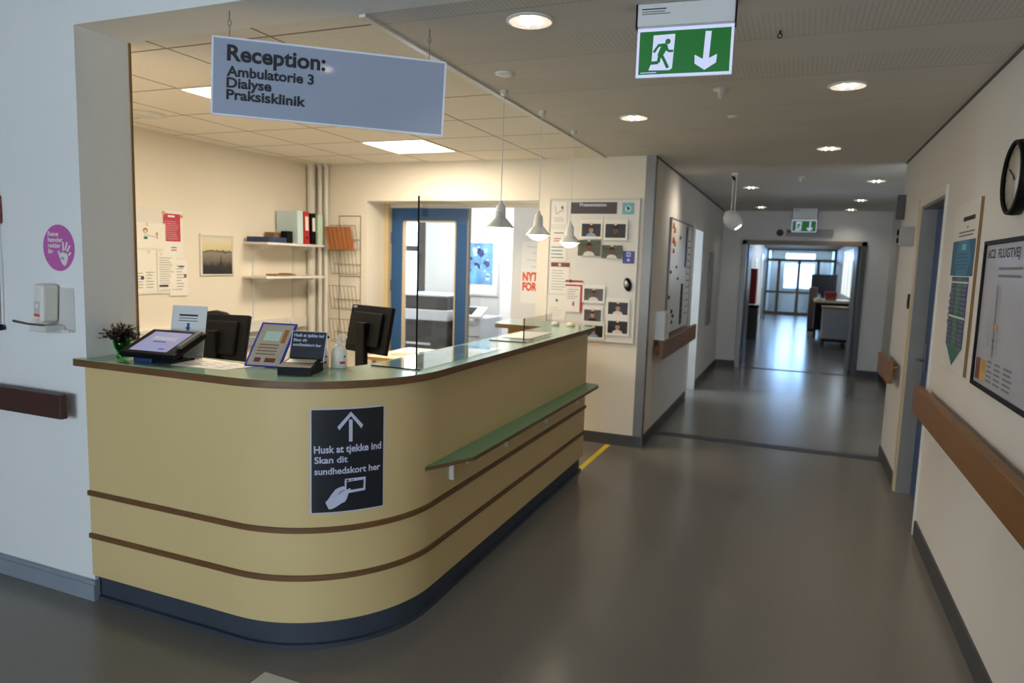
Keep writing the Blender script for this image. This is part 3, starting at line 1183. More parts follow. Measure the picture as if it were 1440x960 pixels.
# ================================================================== ON THE COUNTER
# plant in a green glass pot
t = thing('potted_plant', 'dark heather plant in a small green glass pot at the counter end', 'potted plant', (-2.80, 2.21, ZT))
b = mb()
b.lathe([(.0001, 0.001), (.026, .001), (.030, .004), (.020, .012), (.022, .02), (.034, .045), (.040, .085), (.037, .085), (.031, .045), (.018, .022), (.0001, .02)], 'glass_green', 24)
b.build('glass_pot', t)
b = mb()
b.lathe([(.0001, .024), (.02, .026), (.029, .045), (.034, .075), (.0001, .078)], 'leaf_dark', 14)
b.build('soil', t)
b = mb()
for i in range(70):
    a = random.uniform(0, 2 * pi)
    le = random.uniform(.05, .105)
    sp = random.uniform(.1, 1.2)
    dx, dy = cos(a) * sin(sp) * le * .95, sin(a) * sin(sp) * le * .95
    dz = cos(sp) * le * .95
    p0 = Vector((cos(a) * .014, sin(a) * .014, .070))
    p1 = p0 + Vector((dx * .45, dy * .45, dz * .7))
    p2 = p0 + Vector((dx, dy, dz * .95 - .022 * sp))
    b.tube([p0, p1, p2], [.002, .002, .0010], 'leaf_dark', 5)
    for k in range(11):
        q = p0.lerp(p1, .6).lerp(p2, k / 10)
        aa = random.uniform(0, 2 * pi)
        v = Vector((cos(aa), sin(aa), random.uniform(-.2, .9))).normalized() * random.uniform(.014, .024)
        s2 = v.cross(Vector((0, 0, 1))).normalized() * .0055
        b.add([q - s2, q + v * .5 - s2 * .8, q + v, q + v * .5 + s2 * .9, q + s2], [(0, 1, 2, 3, 4)], 'leaf_dark')
b.build('foliage', t)

# check-in tablet on a stand
t = thing('check_in_tablet', 'black check-in tablet with lilac screen tilted on a stand', 'tablet', (-2.545, 2.205, ZT), radians(4))
b = mb()
b.box(-.10, .0, -.065, .02, .0005, .045, 'navy', .004)
b.box(-.06, .09, -.02, .09, .0005, .012, 'black', .004)
b.box(-.03, .06, .02, .055, .01, .075, 'black', .004)
b.build('stand', t)
T = Matrix.Translation((.0, .005, .077)) @ Matrix.Rotation(radians(23), 4, 'X')
b = mb()
b.box(-.150, .150, -.108, .108, -.016, .010, 'black', .008, T=T)
tb = b.build('casing', t)
b = mb()
b.box(-.112, .092, -.082, .082, .0102, .0108, 'screen_on', T=T)
for a, c, k in (((-.05, .02), (-.008, .002), 'screen_band'), ((-.075, .055), (.012, .04), 'sign_white'), ((.03, .06), (-.065, -.055), 'screen_band')):
    b.box(a[0], a[1], c[0], c[1], .0109, .0112, k, T=T)
tag(b.build('screen', t), 'lilac lit screen')
b = mb()
b.box(.122, .146, -.05, .09, .010, .026, 'steel', .004, T=T)
b.build('card_reader', t)
# white notice behind it
b = mb()
T = Matrix.Rotation(radians(-11), 4, 'X')
b.box(-.088, .088, -.0015, .0015, .0, .236, 'plastic_white', T=T)
b.rect(-.05, .045, .188, .196, 'ink', .0022, T=T)
b.rect(-.05, .042, .176, .180, 'ink_grey', .0022, T=T)
b.rect(-.054, .045, .164, .168, 'ink_grey', .0022, T=T)
b.poly([(-.007, .156), (-.007, .136), (-.014, .136), (0, .118), (.014, .136), (.007, .136), (.007, .156)], 'door_blue', .0022, T=T)
tag(b.build('notice_card', None, loc=(-2.575, 2.352, ZT + .0005), rz=radians(12)), 'white notice card with a blue down arrow behind the tablet', 'notice')
# loose sheet on the counter
b = mb()
sh = [(-2.50, 2.365), (-2.12, 2.315), (-2.16, 2.165), (-2.44, 2.15)]
b.prism(sh, ZT + .0005, ZT + .0015, 'paper')
for i in range(3):
    for j in range(3):
        x, y = -2.43 + .09 * i, 2.205 + .04 * j
        b.box(x, x + .05, y, y + .006, ZT + .0016, ZT + .0018, 'crimson' if (i + j) % 2 else 'ink_grey')
tag(b.build('paper_sheet', None, (-2.3, 2.25, ZT)), 'pale printed sheet lying on the counter beside the tablet', 'paper')
# page in blue frame
b = mb()
T = Matrix.Rotation(radians(-40), 4, 'X')
b.box(-.085, .085, -.003, .003, 0, .225, 'blue_frame', T=T)
b.rect(-.076, .076, .004, .216, 'page_backlit', .0035, T=T)
b.rect(-.045, .03, .13, .18, 'mint', .004, T=T)
b.rect(.04, .062, .12, .19, 'tan_card', .004, T=T)
for i in range(4):
    b.rect(-.055, .04, .058 + .016 * i, .064 + .016 * i, 'brown_card', .004, T=T)
b.rect(-.05, -.02, .02, .042, 'maroon', .004, T=T)
b.rect(.0, .05, .02, .042, 'maroon', .004, T=T)
b.box(-.03, .03, .066, .072, .0, .075, 'blue_frame')
tag(b.build('framed_page', None, loc=(-2.085, 2.305, ZT + .004), rz=radians(10)), 'printed page in a blue frame tilted on the counter', 'framed page')
# card scanner box with its little sign
t = thing('card_scanner', 'black card scanner box with a small check-in sign standing on it', 'card scanner', (-1.868, 2.285, ZT), radians(20))
b = mb()
b.prism([(-.075, .0005), (.085, .0005), (.085, .055), (-.06, .038), (-.075, .034)], -.068, .068, 'black',
        T=Matrix.Rotation(pi / 2, 4, 'Z') @ Matrix.Rotation(pi / 2, 4, 'X'))
b.build('scanner_box', t)
b = mb()
b.add([(-.058, -.052, .0385), (.058, -.052, .0385), (.058, .042, .0505), (-.058, .042, .0505)], [(0, 1, 2, 3)], 'magnet')
b.add([(-.03, -.01, .0445), (.03, -.01, .0445), (.03, .004, .0463), (-.03, .004, .0463)], [(0, 1, 2, 3)], 'paper_grey')
tag(b.build('scanner_glass', t), 'pale yellow scanning window')
T = Matrix.Translation((.004, .062, .048)) @ Matrix.Rotation(radians(-8), 4, 'Z') @ Matrix.Rotation(radians(-17), 4, 'X')
b = mb()
b.box(-.080, .080, -.002, .002, -.01, .118, 'sign_white', T=T)
b.rect(-.076, .076, -.006, .116, 'sign_black', .0025, T=T)
b.text('Husk at tjekke ind', -.068, .094, .0125, 'sign_white', .134, .003, .025, T=T)
b.text('Skan dit', -.068, .074, .011, 'sign_white', .062, .003, .02, T=T)
b.text('sundhedskort her', -.068, .054, .011, 'sign_white', .128, .003, .02, T=T)
tag(b.build('card_sign', t), 'black check-in sign with white border')


def pump_bottle(x, y, z, label, r=.034, h=.115, cap='bottle_white'):
    t = thing('pump_bottle', label, 'pump bottle', (x, y, z), radians(60), 'white pump bottles on the counter')
    b = mb()
    b.lathe([(.0001, .0005), (r, .0005), (r + .001, .004), (r, h * .7), (r * .75, h * .86), (.012, h), (.0001, h)], 'bottle_white', 20)
    b.rect(-.012, .012, h * .2, h * .3, 'crimson', r + .0015)
    b.disc(.01, h * .5, .004, 'navy', r + .0015)
    b.build('bottle', t)
    b = mb()
    b.lathe([(.013, h - .004), (.013, h + .014), (.005, h + .016), (.005, h + .036), (.0001, h + .037)], cap, 14)
    b.tube([(0, 0, h + .036), (.03, 0, h + .034), (.036, 0, h + .026)], .005, cap, 8)
    b.build('pump', t)


pump_bottle(-1.893, 2.450, ZT, 'white pump bottle with black pump at the back edge of the counter', h=.10, cap='black')
pump_bottle(-1.820, 2.480, ZT, 'white pump bottle with white pump and red mark on its label', h=.105)


# clear screens
def clear_screen(name, x0, xb, y0, y1, h, label):
    t = thing(name, label, 'clear screen', (x0, y0, ZT), 0)
    L = y1 - y0
    b = mb()
    b.box(-.003, .003, .003, L - .003, .006, h - .003, 'acrylic')
    b.build('pane', t)
    for y in (0, L - .003):
        b = mb()
        b.box(-.0035, .0035, y, y + .003, .006, h, 'acrylic_edge' if y == 0 else 'acrylic')
        b.build('edge', t)
    b = mb()
    b.add([(-.003, .003, h), (.003, .003, h), (.003, L - .003, h), (-.003, L - .003, h)], [(0, 1, 2, 3)], 'wire_grey')
    b.build('rim', t)
    b = mb()
    b.box(xb - x0, .02, .0, L, .0005, .0055, 'acrylic')
    b.box(xb - x0, .02, -.002, .0, .0005, .0055, 'acrylic_edge')
    b.build('foot_plate', t)
    return t


clear_screen('clear_screen', -1.505, -1.735, 2.60, 3.49, .745, 'tall clear protective screen standing on the counter')
clear_screen('clear_screen', -1.495, -1.72, 3.85, 4.35, .148, 'low clear screen beside the papers on the counter')
b = mb()
b.prism([(-1.71, 4.0), (-1.52, 4.02), (-1.53, 4.5), (-1.73, 4.42)], ZT + .0065, ZT + .0085, 'paper')
tag(b.build('paper_stack', None, (-1.62, 4.2, ZT)), 'white papers lying under the low clear screen', 'paper')
for x, y, k, l in ((-1.72, 5.1, 'paper_grey', 'small grey white ornament, left of two on the far end of the counter'), (-1.60, 5.12, 'magnet', 'small cream ornament, right of two on the far end of the counter')):
    b = mb()
    b.lathe([(.0001, .0005), (.03, .0005), (.035, .012), (.028, .024), (.012, .030), (.0001, .032)], k, 14)
    tag(b.build('ornament', None, loc=(x, y, ZT)), l, 'ornament')

# ================================================================== WALL BY THE CAMERA (left)
def hand_rail(name, label, mat_k, p0, p1, wall_n, z0, z1, depth, gap, brackets, group=None):
    """flat rail between p0 and p1 (wall points), standing gap+depth off the wall along wall_n"""
    p0, p1, nrm = Vector((*p0, 0)), Vector((*p1, 0)), Vector((*wall_n, 0))
    a = (p1 - p0).normalized()
    L = (p1 - p0).length
    T = Matrix(((a.x, nrm.x, 0, p0.x), (a.y, nrm.y, 0, p0.y), (0, 0, 1, 0), (0, 0, 0, 1)))
    t = thing(name, label, 'handrail', (p0 + nrm * .0), 0, group)
    G = tuple(p0)
    b = mb()
    b.box(0, L, gap, gap + depth, z0, z1, mat_k, .006, T=T)
    b.build('rail', t, G)
    for s in brackets:
        b = mb()
        b.box(s - .02, s + .02, .0005, gap + .004, z0 + .03, z1 - .06, mat_k, .003, T=T)
        b.build('bracket', t, G)
    return t


hand_rail('handrail', 'dark brown wooden handrail end on the white front wall', 'dark_rail', (-6.3, YW), (-2.945, YW), (0, -1), .848, .958, .035, .05, (.3, 1.8, 3.25))
# pink round sticker
b = mb()
b.disc(0, 0, .102, 'pink', .0012, 48)
for i, (s, wd) in enumerate((('Rene', .070), ('hænder', .098), ('redder', .082), ('liv', .032))):
    b.text(s, -.068, .052 - .0255 * i, .018, 'paper', wd, .002, .03)
b.poly([(.0, -.035), (.012, -.022), (.025, -.018), (.052, -.024), (.060, -.040), (.050, -.066), (.036, -.080), (.018, -.068)][::-1], 'paper', .002)
for q in (((.030, -.012), (.030, .026)), ((.042, -.010), (.056, .026)), ((.054, -.016), (.074, .012)), ((.062, -.032), (.078, -.018)), ((.002, -.030), (.0, -.012))):
    b.stroke(q, .010, 'paper', .002)
b.lines(.012, .045, -.052, -.038, 2, 'teal', d=.0025)
tag(b.build('hand_hygiene_sticker', None, loc=(-3.032, YW, 1.598)), 'round pink hand hygiene sticker with a white hand on the white wall', 'sticker')
# soap dispenser
t = thing('hand_sanitizer_dispenser', 'white wall dispenser with a long lever under the pink sticker', 'soap dispenser', (-3.0, YW, 1.228))
b = mb()
b.box(-.045, .055, -.004, -.0005, .0, .195, 'paper_grey', .001)
b.box(-.06, .05, -.03, -.004, .0, .012, 'metal_white', .002)
b.build('back_plate', t)
b = mb()
T = Matrix.Rotation(radians(5), 4, 'Y')
b.box(-.108, -.045, -.085, -.006, .035, .205, 'bottle_white', .016, seg=3, T=T)
b.rect(-.095, -.058, .075, .13, 'paper_grey', .0856, T=T)
b.rect(-.095, -.058, .062, .074, 'orange', .0856, T=T)
b.disc(-.077, .108, .011, 'paper', .086, T=T)
b.disc(-.066, .05, .003, 'navy', .0856, T=T)
b.build('bottle', t)
b = mb()
b.box(-.105, -.0, -.10, -.005, .002, .030, 'metal_white', .006)
b.build('drip_tray', t)
b = mb()
b.tube([(-.02, -.09, .034), (-.10, -.105, .036), (-.19, -.11, .044)], [.004, .005, .006], 'wire_grey')
b.build('lever', t)
# alarm pull cord at the frame edge
t = thing('pull_cord', 'red alarm box with a hanging cord at the left edge', 'alarm cord', (-3.44, YW, 1.75))
b = mb()
b.box(-.06, .038, -.035, -.0005, -.05, .08, 'maroon', .008)
b.build('alarm_box', t)
b = mb()
b.tube([(.02, -.02, -.05), (.022, -.02, -.3), (.014, -.02, -.52)], .0025, 'wire_grey', 6)
b.build('cord', t)
b = mb()
b.lathe([(.0001, -.015), (.012, -.010), (.015, 0), (.010, .012), (.0001, .016)], 'black', 14, c=(.014, -.02, -.53))
b.build('cord_ball', t)

# ================================================================== RECEPTION ROOM
def wall_sheet(name, label, cat, wall, pos, v0, v1, w0, w1, draw=None, k='paper', group=None, th=.0015, off=.0005):
    """flat sheet on a wall; wall in 'back','left','right','corr'; pos ignored, w0..w1 along the wall, v0..v1 height"""
    base = {'back': ((w0 + w1) / 2, YP), 'left': (XLR, (w0 + w1) / 2), 'right': (XR, (w0 + w1) / 2), 'corr': (XL, (w0 + w1) / 2)}[wall]
    rz = {'back': 0, 'left': LEFTW, 'right': RIGHTW, 'corr': LEFTW}[wall]
    W, Hh = abs(w1 - w0), v1 - v0
    b = mb()
    b.box(-W / 2, W / 2, -off - th, -off, -Hh / 2, Hh / 2, k)
    if draw:
        draw(b, W / 2, Hh / 2, off + th + .0006)
    nx, ny = base
    return tag(b.build(name, None, loc=(nx, ny, (v0 + v1) / 2), rz=rz), label, cat, group)


# left noticeboard and its papers
wall_sheet('notice_board', 'cream noticeboard at the left of the reception wall', 'notice board', 'left', 0, 1.255, 1.935, 3.55, 4.30, None, 'paint_white', th=.008)


def d_red(b, a, h, d):
    b.rect(-a * .93, a * .75, -h * .30, h * .87, 'crimson', d)
    b.rect(-a * .45, a * .2, h * .72, h * .80, 'paper', d + .0005)
    b.lines(-a * .8, a * .6, -h * .22, h * .60, 9, 'paper_grey', t=.16, d=d + .0005)
    b.lines(-a * .2, a * .6, -h * .72, -h * .5, 2, 'ink_grey', d=d)
    b.disc(-a * .85, h * .88, .016, 'ochre', d + .002)
    b.disc(a * .86, h * .78, .014, 'ochre', d + .002)


wall_sheet('poster', 'crimson printed notice pinned at the top right of the cream noticeboard', 'poster', 'left', 0, 1.544, 1.925, 4.131, 4.332, d_red, off=.0095)


def d_kid(b, a, h, d):
    b.disc(-a * .42, h * .36, .022, 'tan_card', d)
    b.disc(-a * .42, h * .30, .015, 'magnet', d + .0004)
    b.poly([(-a * .50, h * .12), (-a * .34, h * .12), (-a * .28, -h * .28), (-a * .56, -h * .28)][::-1], 'mint', d)
    b.rect(-a * .54, -a * .28, -h * .30, -h * .10, 'table_green', d + .0004)
    b.stroke([(-a * .3, 0), (a * .3, -h * .1)], .004, 'ink_grey', d)
    b.disc(a * .38, h * .16, .012, 'ochre', d)
    b.stroke([(a * .36, h * .1), (a * .40, -h * .25)], .007, 'brown_card', d)
    b.disc(-a * .3, h * .85, .013, 'magnet', d + .002)


wall_sheet('childs_drawing', "child's drawing of a red haired figure on the cream noticeboard", 'drawing', 'left', 0, 1.617, 1.815, 3.895, 4.158, d_kid, off=.0115)


def d_text(n, mag=True, extra=None):
    def f(b, a, h, d):
        b.lines(-a * .8, a * .75, -h * .7, h * .75, n, 'ink_grey', t=.22, d=d)
        if mag:
            b.disc(-a * .6, h * .86, .011, 'magnet', d + .002)
        if extra:
            extra(b, a, h, d)
    return f


wall_sheet('notice', 'white text sheet with dark print at its foot on the noticeboard', 'notice', 'left', 0, 1.287, 1.592, 4.073, 4.257,
           d_text(12, True, lambda b, a, h, d: b.rect(-a * .85, a * .1, -h * .85, -h * .74, 'ink', d)), off=.0115)
wall_sheet('notice', 'white sheet with a blue logo hanging over the noticeboard edge', 'notice', 'left', 0, 1.233, 1.532, 4.19, 4.369,
           d_text(9, False, lambda b, a, h, d: (b.rect(a * .0, a * .6, h * .56, h * .66, 'teal', d), b.rect(a * .6, a * .9, h * .0, h * .2, 'maroon', d))), off=.0095)
wall_sheet('notice', 'white sheet with a dark blue dot at the lower left of the noticeboard', 'notice', 'left', 0, 1.268, 1.60, 3.873, 4.063,
           lambda b, a, h, d: (b.lines(-a * .8, -a * .2, -h * .8, -.0, 6, 'ink_grey', t=.2, d=d), b.lines(0, a * .8, -h * .8, h * .05, 6, 'ink_grey', t=.2, d=d),
                               b.disc(-a * .35, -h * .3, .016, 'navy', d), b.disc(a * .3, -h * .15, .013, 'magnet', d), b.disc(a * .3, h * .93, .013, 'magnet', d)), off=.0095)
# framed lake photograph
t = thing('framed_photograph', 'framed lake photograph with dark reeds on the reception wall', 'picture', (XLR, 4.70, 1.578), LEFTW)
b = mb()
for a in ((-.19, .19, .163, .18), (-.19, .19, -.18, -.168), (-.19, -.172, -.168, .163), (.172, .19, -.168, .163)):
    b.box(a[0], a[1], -.016, -.0005, a[2], a[3], 'paint_white', .002)
b.build('frame', t)
b = mb()
b.box(-.172, .172, -.008, -.001, -.168, .163, 'lake')
b.poly([(.02, -.09), (.035, -.05), (.045, .01), (.05, -.05), (.06, -.09)], 'leaf_dark', .0085)
b.build('photo', t)
# wall shelf unit
t = thing('wall_shelf', 'white two tier wall shelf in the reception corner', 'shelf', (XLR, 5.42, 1.3), LEFTW)
for i, (z, y0) in enumerate(((.385, -.40), (.075, -.42))):
    b = mb()
    b.box(y0, .42, -.285, -.012, z, z + .022, 'paint_white', .003)
    s = b.build('shelf_board', t)
    for u in (-.28, .28):
        b = mb()
        b.prism([(-.012, z), (-.26, z), (-.26, z - .015), (-.012, z - .055)], u - .004, u + .004, 'metal_white', T=Matrix.Rotation(pi / 2, 4, 'X') @ Matrix.Rotation(pi / 2, 4, 'Y') if False else Matrix(((0, 0, 1, 0), (1, 0, 0, 0), (0, 1, 0, 0), (0, 0, 0, 1))))
        b.build('bracket', s)
for u in (-.28, .28):
    b = mb()
    b.box(u - .012, u + .012, -.012, -.0005, -.35, .45, 'metal_white')
    b.build('upright', t)


def on_shelf(name, label, cat, x0, x1, y0, y1, z0, z1, k, spine=None, group=None, lean=0, part=None):
    b = mb()
    T = Matrix.Translation(((x0 + x1) / 2, (y0 + y1) / 2, z0)) @ Matrix.Rotation(lean, 4, 'X')
    a, c = (x1 - x0) / 2, (y1 - y0) / 2
    b.box(-a, a, -c, c, 0.0005, z1 - z0, k, .004, T=T)
    h = z1 - z0
    if spine == 'label':
        b.box(a - .0, a + .0015, -c * .6, c * .6, h * .42, h * .85, 'paper', T=T)
        b.lathe([(.0001, 0), (.012, 0), (.012, .002), (.0001, .002)], 'black', 12, T=T @ Matrix.Translation((a, 0, h * .2)) @ Matrix.Rotation(pi / 2, 4, 'Y'))
    o = b.build(name, None, org=((x0 + x1) / 2, (y0 + y1) / 2, z0))
    return tag(o, label, cat, group)


ZS = 1.3 + .407 + .001
on_shelf('ring_binder', 'white ring binder with pale side at the left of the binder row', 'binder', -4.73, -4.475, 5.445, 5.525, ZS, ZS + .315, 'pale_blue', None, 'ring binders on the upper shelf', .02)
on_shelf('ring_binder', 'red ring binder with a white spine label on the upper shelf', 'binder', -4.73, -4.475, 5.545, 5.62, ZS, ZS + .315, 'red', 'label', 'ring binders on the upper shelf', .03)
on_shelf('ring_binder', 'black ring binder with a white spine label on the upper shelf', 'binder', -4.73, -4.475, 5.655, 5.72, ZS, ZS + .305, 'black', 'label', 'ring binders on the upper shelf', .03)
on_shelf('ring_binder', 'mint green ring binder at the right end of the upper shelf', 'binder', -4.73, -4.475, 5.75, 5.825, ZS, ZS + .295, 'mint', None, 'ring binders on the upper shelf')
on_shelf('box_file', 'flat dark blue box file at the left end of the upper shelf', 'box file', -4.72, -4.46, 5.03, 5.27, ZS, ZS + .048, 'navy')
on_shelf('cardboard_box', 'flat brown cardboard box behind the blue box file', 'box', -4.735, -4.62, 5.285, 5.41, ZS, ZS + .10, 'brown_card')
on_shelf('black_case', 'small black case between the brown box and the binders', 'box', -4.60, -4.52, 5.35, 5.425, ZS, ZS + .115, 'black')
b = mb()
b.box(-.07, .07, -.13, .13, .0005, .016, 'brown_card', .003)
b.box(-.05, .05, .02, .11, .016, .022, 'leaf_dark', .002)
tag(b.build('paper_tray', None, loc=(-4.60, 5.35, 1.3 + .098)), 'thin brown folder lying on the lower wall shelf', 'folder')
# pipes in the corner
for x, y, r, l in ((-4.70, 5.93, .042, 'thick white pipe in the reception corner'), (-4.60, 5.945, .022, 'left thin white heating pipe in the reception corner'),
                   (-4.525, 5.945, .022, 'right thin white heating pipe beside the wire rack')):
    b = mb()
    b.tube([(0, 0, .0005), (0, 0, C - .0005)], r, 'metal_white', 18)
    b.lathe([(r + .001, C - .03), (r + .012, C - .03), (r + .012, C - .001)], 'metal_white', 18)
    tag(b.build('pipe', None, loc=(x, y, 0)), l, 'pipe')
# cable trunking on the wall
t = thing('cable_trunking', 'cream cable trunking along the reception wall below the shelf', 'cable trunking', (XLR, 4.7, .74), LEFTW)
b = mb()
b.box(-1.6, 1.15, -.055, -.0005, .13, .235, 'paint_white', .004)
b.box(-1.6, 1.15, -.05, -.0005, .0, .07, 'base_grey', .004)
b.build('channel', t)
for u in (-.1, .55, .85):
    b = mb()
    b.box(u, u + .08, -.062, -.055, .145, .22, 'plastic_white', .003)
    b.disc(u + .04, .182, .018, 'paper_grey', .0625)
    b.build('socket', t)
# radiator under it
t = thing('radiator', 'cream panel radiator under the cable trunking', 'radiator', (XLR, 5.2, .12), LEFTW)
b = mb()
b.box(-.75, .55, -.10, -.03, .03, .56, 'wall_cream', .008)
for i in range(26):
    b.box(-.73 + i * .049, -.705 + i * .049, -.108, -.10, .06, .53, 'wall_cream', .003)
b.build('panel', t)
b = mb()
for u in (-.6, .4):
    b.box(u, u + .04, -.03, -.0005, .2, .4, 'wall_cream')
    b.box(u, u + .04, -.08, -.04, -.1195, .035, 'wall_cream')
b.build('support', t)


# wire leaflet racks on the back wall
def wire_rack(x, z0, w, tiers, label, cards=None):
    t = thing('leaflet_rack', label, 'leaflet rack', (x, YP, z0), 0, 'wire leaflet racks by the doorway')
    b = mb()
    top = max(z for z in tiers) + .34
    for u in (-w / 2 + .06, w / 2):
        b.tube([(u, -.006, 0), (u, -.006, top)], .003, 'wire_grey', 6)
    b.tube([(-w / 2 + .06, -.006, top), (w / 2, -.006, top)], .003, 'wire_grey', 6)
    b.build('wall_frame', t)
    for z in tiers:
        b = mb()
        for i in range(8):
            u = -w / 2 + w * i / 7
            b.tube([(u, -.008, z + .02), (u, -.055, z), (u - .01, -.085, z + .24)], .0026, 'wire_grey', 6)
        b.tube([(-w / 2 - .01, -.085, z + .24), (w / 2 - .01, -.085, z + .24)], .003, 'wire_grey', 6)
        b.tube([(-w / 2, -.055, z), (w / 2, -.055, z)], .003, 'wire_grey', 6)
        b.tube([(-w / 2, -.010, z + .1), (w / 2, -.010, z + .1)], .003, 'wire_grey', 6)
        b.build('wire_pocket', t)
    return t


wire_rack(-4.29, 1.40, .32, (.02, .27), 'upper wire leaflet rack holding tan folders')
wire_rack(-4.29, .70, .32, (.02, .36), 'lower empty wire leaflet rack beside the doorway')
for i in range(6):
    u = -4.42 + i * .052
    b = mb()
    b.box(-.024, .024, -.004, .004, 0, .235, 'tan_card', .002)
    b.tube([(-.02, -.006, .002), (-.02, -.006, .233)], .006, 'tan_card', 8)
    o = b.build('folder', None, loc=(u + .015 * 0, YP - .105, 1.665))
    o.rotation_euler = (radians(7), radians(-7), 0)
    tag(o, 'tan folder in the top pocket of the upper wire rack', 'folder', 'tan folders in the wire rack')


# monitors
def monitor(loc, rz, tilt, w, h, desk_z, label, mark=False):
    t = thing('computer_monitor', label, 'monitor', (loc[0], loc[1], desk_z), rz, 'computer monitors behind the counter')
    zc = loc[2] - desk_z
    T = Matrix.Translation((0, 0, zc)) @ Matrix.Rotation(-tilt, 4, 'X')
    b = mb()
    b.box(-w / 2, w / 2, -.012, .022, -h / 2, h / 2, 'black', .006, T=T)
    b.box(-w / 2 * .72, w / 2 * .72, -.040, -.010, -h / 2 * .72, h / 2 * .70, 'black', .012, T=T)
    if mark:
        b.rect(-w / 2 * .90, -w / 2 * .72, h / 2 * .86, h / 2 * .95, 'ink_grey', .0125, T=T)
    b.build('casing', t)
    b = mb()
    b.box(-w / 2 + .015, w / 2 - .015, .0225, .0235, -h / 2 + .015, h / 2 - .015, 'black_gloss', T=T)
    b.build('screen', t)
    b = mb()
    b.box(-.045, .045, -.085, -.045, .01, zc + .05, 'black', .006)
    b.box(-.04, .04, -.05, -.03, zc - .05, zc + .05, 'black', .004)
    b.build('stand', t)
    b = mb()
    b.box(-.12, .12, -.14, .08, .0005, .018, 'black', .006)
    b.build('foot', t)
    return t


DZ = .75


def desk(loc, w, d, label, z=DZ):
    t = thing('desk', label, 'desk', (loc[0], loc[1], 0), 0, 'desks inside the reception')
    b = mb()
    b.box(-w / 2, w / 2, -d / 2, d / 2, z - .028, z - .002, 'beech', .002)
    b.box(-w / 2, w / 2, -d / 2, d / 2, z - .002, z, 'desk_top')
    b.build('desktop', t)
    for sx in (-1, 1):
        for sy in (-1, 1):
            b = mb()
            b.tube([(sx * (w / 2 - .06), sy * (d / 2 - .06), .0005), (sx * (w / 2 - .06), sy * (d / 2 - .06), z - .028)], .022, 'metal_white', 12)
            b.build('leg', t)
    return t


desk((-3.05, 3.2), 1.3, .95, 'work desk behind the left monitor, close to the front of the counter')
desk((-2.75, 4.05), .9, .75, 'work desk under the right monitor inside the reception')
desk((-3.0, 5.4), .85, .75, 'pale desk with beech edge and papers before the doorway')
monitor((-3.25, 3.2, 1.085), .25, .28, .41, .29, DZ, 'dark computer monitor seen from behind, left beside the tablet notice')
monitor((-2.645, 3.936, 1.118), -.282, .21, .41, .32, DZ, 'black computer monitor seen from behind in front of the doorway', True)
b = mb()
b.box(-.2, .2, -.14, .14, .0005, .02, 'paper', .001)
b.box(-.17, .2, -.13, .11, .0205, .03, 'paper', .001)
tag(b.build('paper_pile', None, loc=(-3.12, 5.40, DZ), rz=.3), 'pile of white papers on the pale beech edged desk', 'paper')
b = mb()
b.box(-.04, .04, -.025, .025, .0005, .06, 'black', .005)
tag(b.build('desk_tray', None, loc=(-2.90, 5.15, DZ)), 'small black box at the edge of the pale desk', 'box')
b = mb()
pts = [(-2.72, 3.78, DZ + .12), (-2.78, 3.70, DZ + .03), (-2.60, 3.72, DZ + .008), (-2.48, 3.80, DZ + .02), (-2.40, 3.9, DZ + .008)]
b.tube(pts, .005, 'black', 6)
tag(b.build('cable', None, (-2.6, 3.75, DZ)), 'black cable under the right monitor', 'cable')
b = mb()
b.box(-.2, .2, -.07, .07, .0005, .02, 'black', .005)
for i in range(4):
    b.box(-.19, .19, -.058 + i * .030, -.036 + i * .030, .02, .026, 'ink', .002)
tag(b.build('keyboard', None, loc=(-2.6, 4.2, DZ), rz=-.28), 'black keyboard on the desk behind the right monitor', 'keyboard')
# office chair, only the top of its back shows
t = thing('office_chair', 'dark office chair whose rounded back shows above the left monitor', 'office chair', (-4.33, 4.1, 0), radians(15))
b = mb()
prof = [(-.21, .66), (.21, .66), (.215, .95), (.17, 1.06), (.09, 1.115), (0, 1.13), (-.09, 1.115), (-.17, 1.06), (-.215, .95)]
b.prism(prof, -.03, .03, 'chair_cloth', T=Matrix(((1, 0, 0, 0), (0, 0, -1, .22), (0, 1, 0, 0), (0, 0, 0, 1))))
b.build('backrest', t)
b = mb()
b.box(-.24, .24, -.24, .22, .44, .52, 'chair_cloth', .03, seg=3)
b.build('seat', t)
b = mb()
b.tube([(0, 0, .1), (0, 0, .44)], .03, 'black', 12)
b.tube([(0, .15, .42), (0, .26, .45), (0, .26, .75)], .018, 'black', 8)
for i in range(5):
    q = 2 * pi * i / 5
    b.tube([(0, 0, .11), (.28 * cos(q), .28 * sin(q), .07)], [.025, .016], 'black', 8)
    b.tube([(.28 * cos(q) - .02 * sin(q), .28 * sin(q) + .02 * cos(q), .0265), (.28 * cos(q) + .02 * sin(q), .28 * sin(q) - .02 * cos(q), .0265)], .026, 'black', 12)
b.build('base', t)

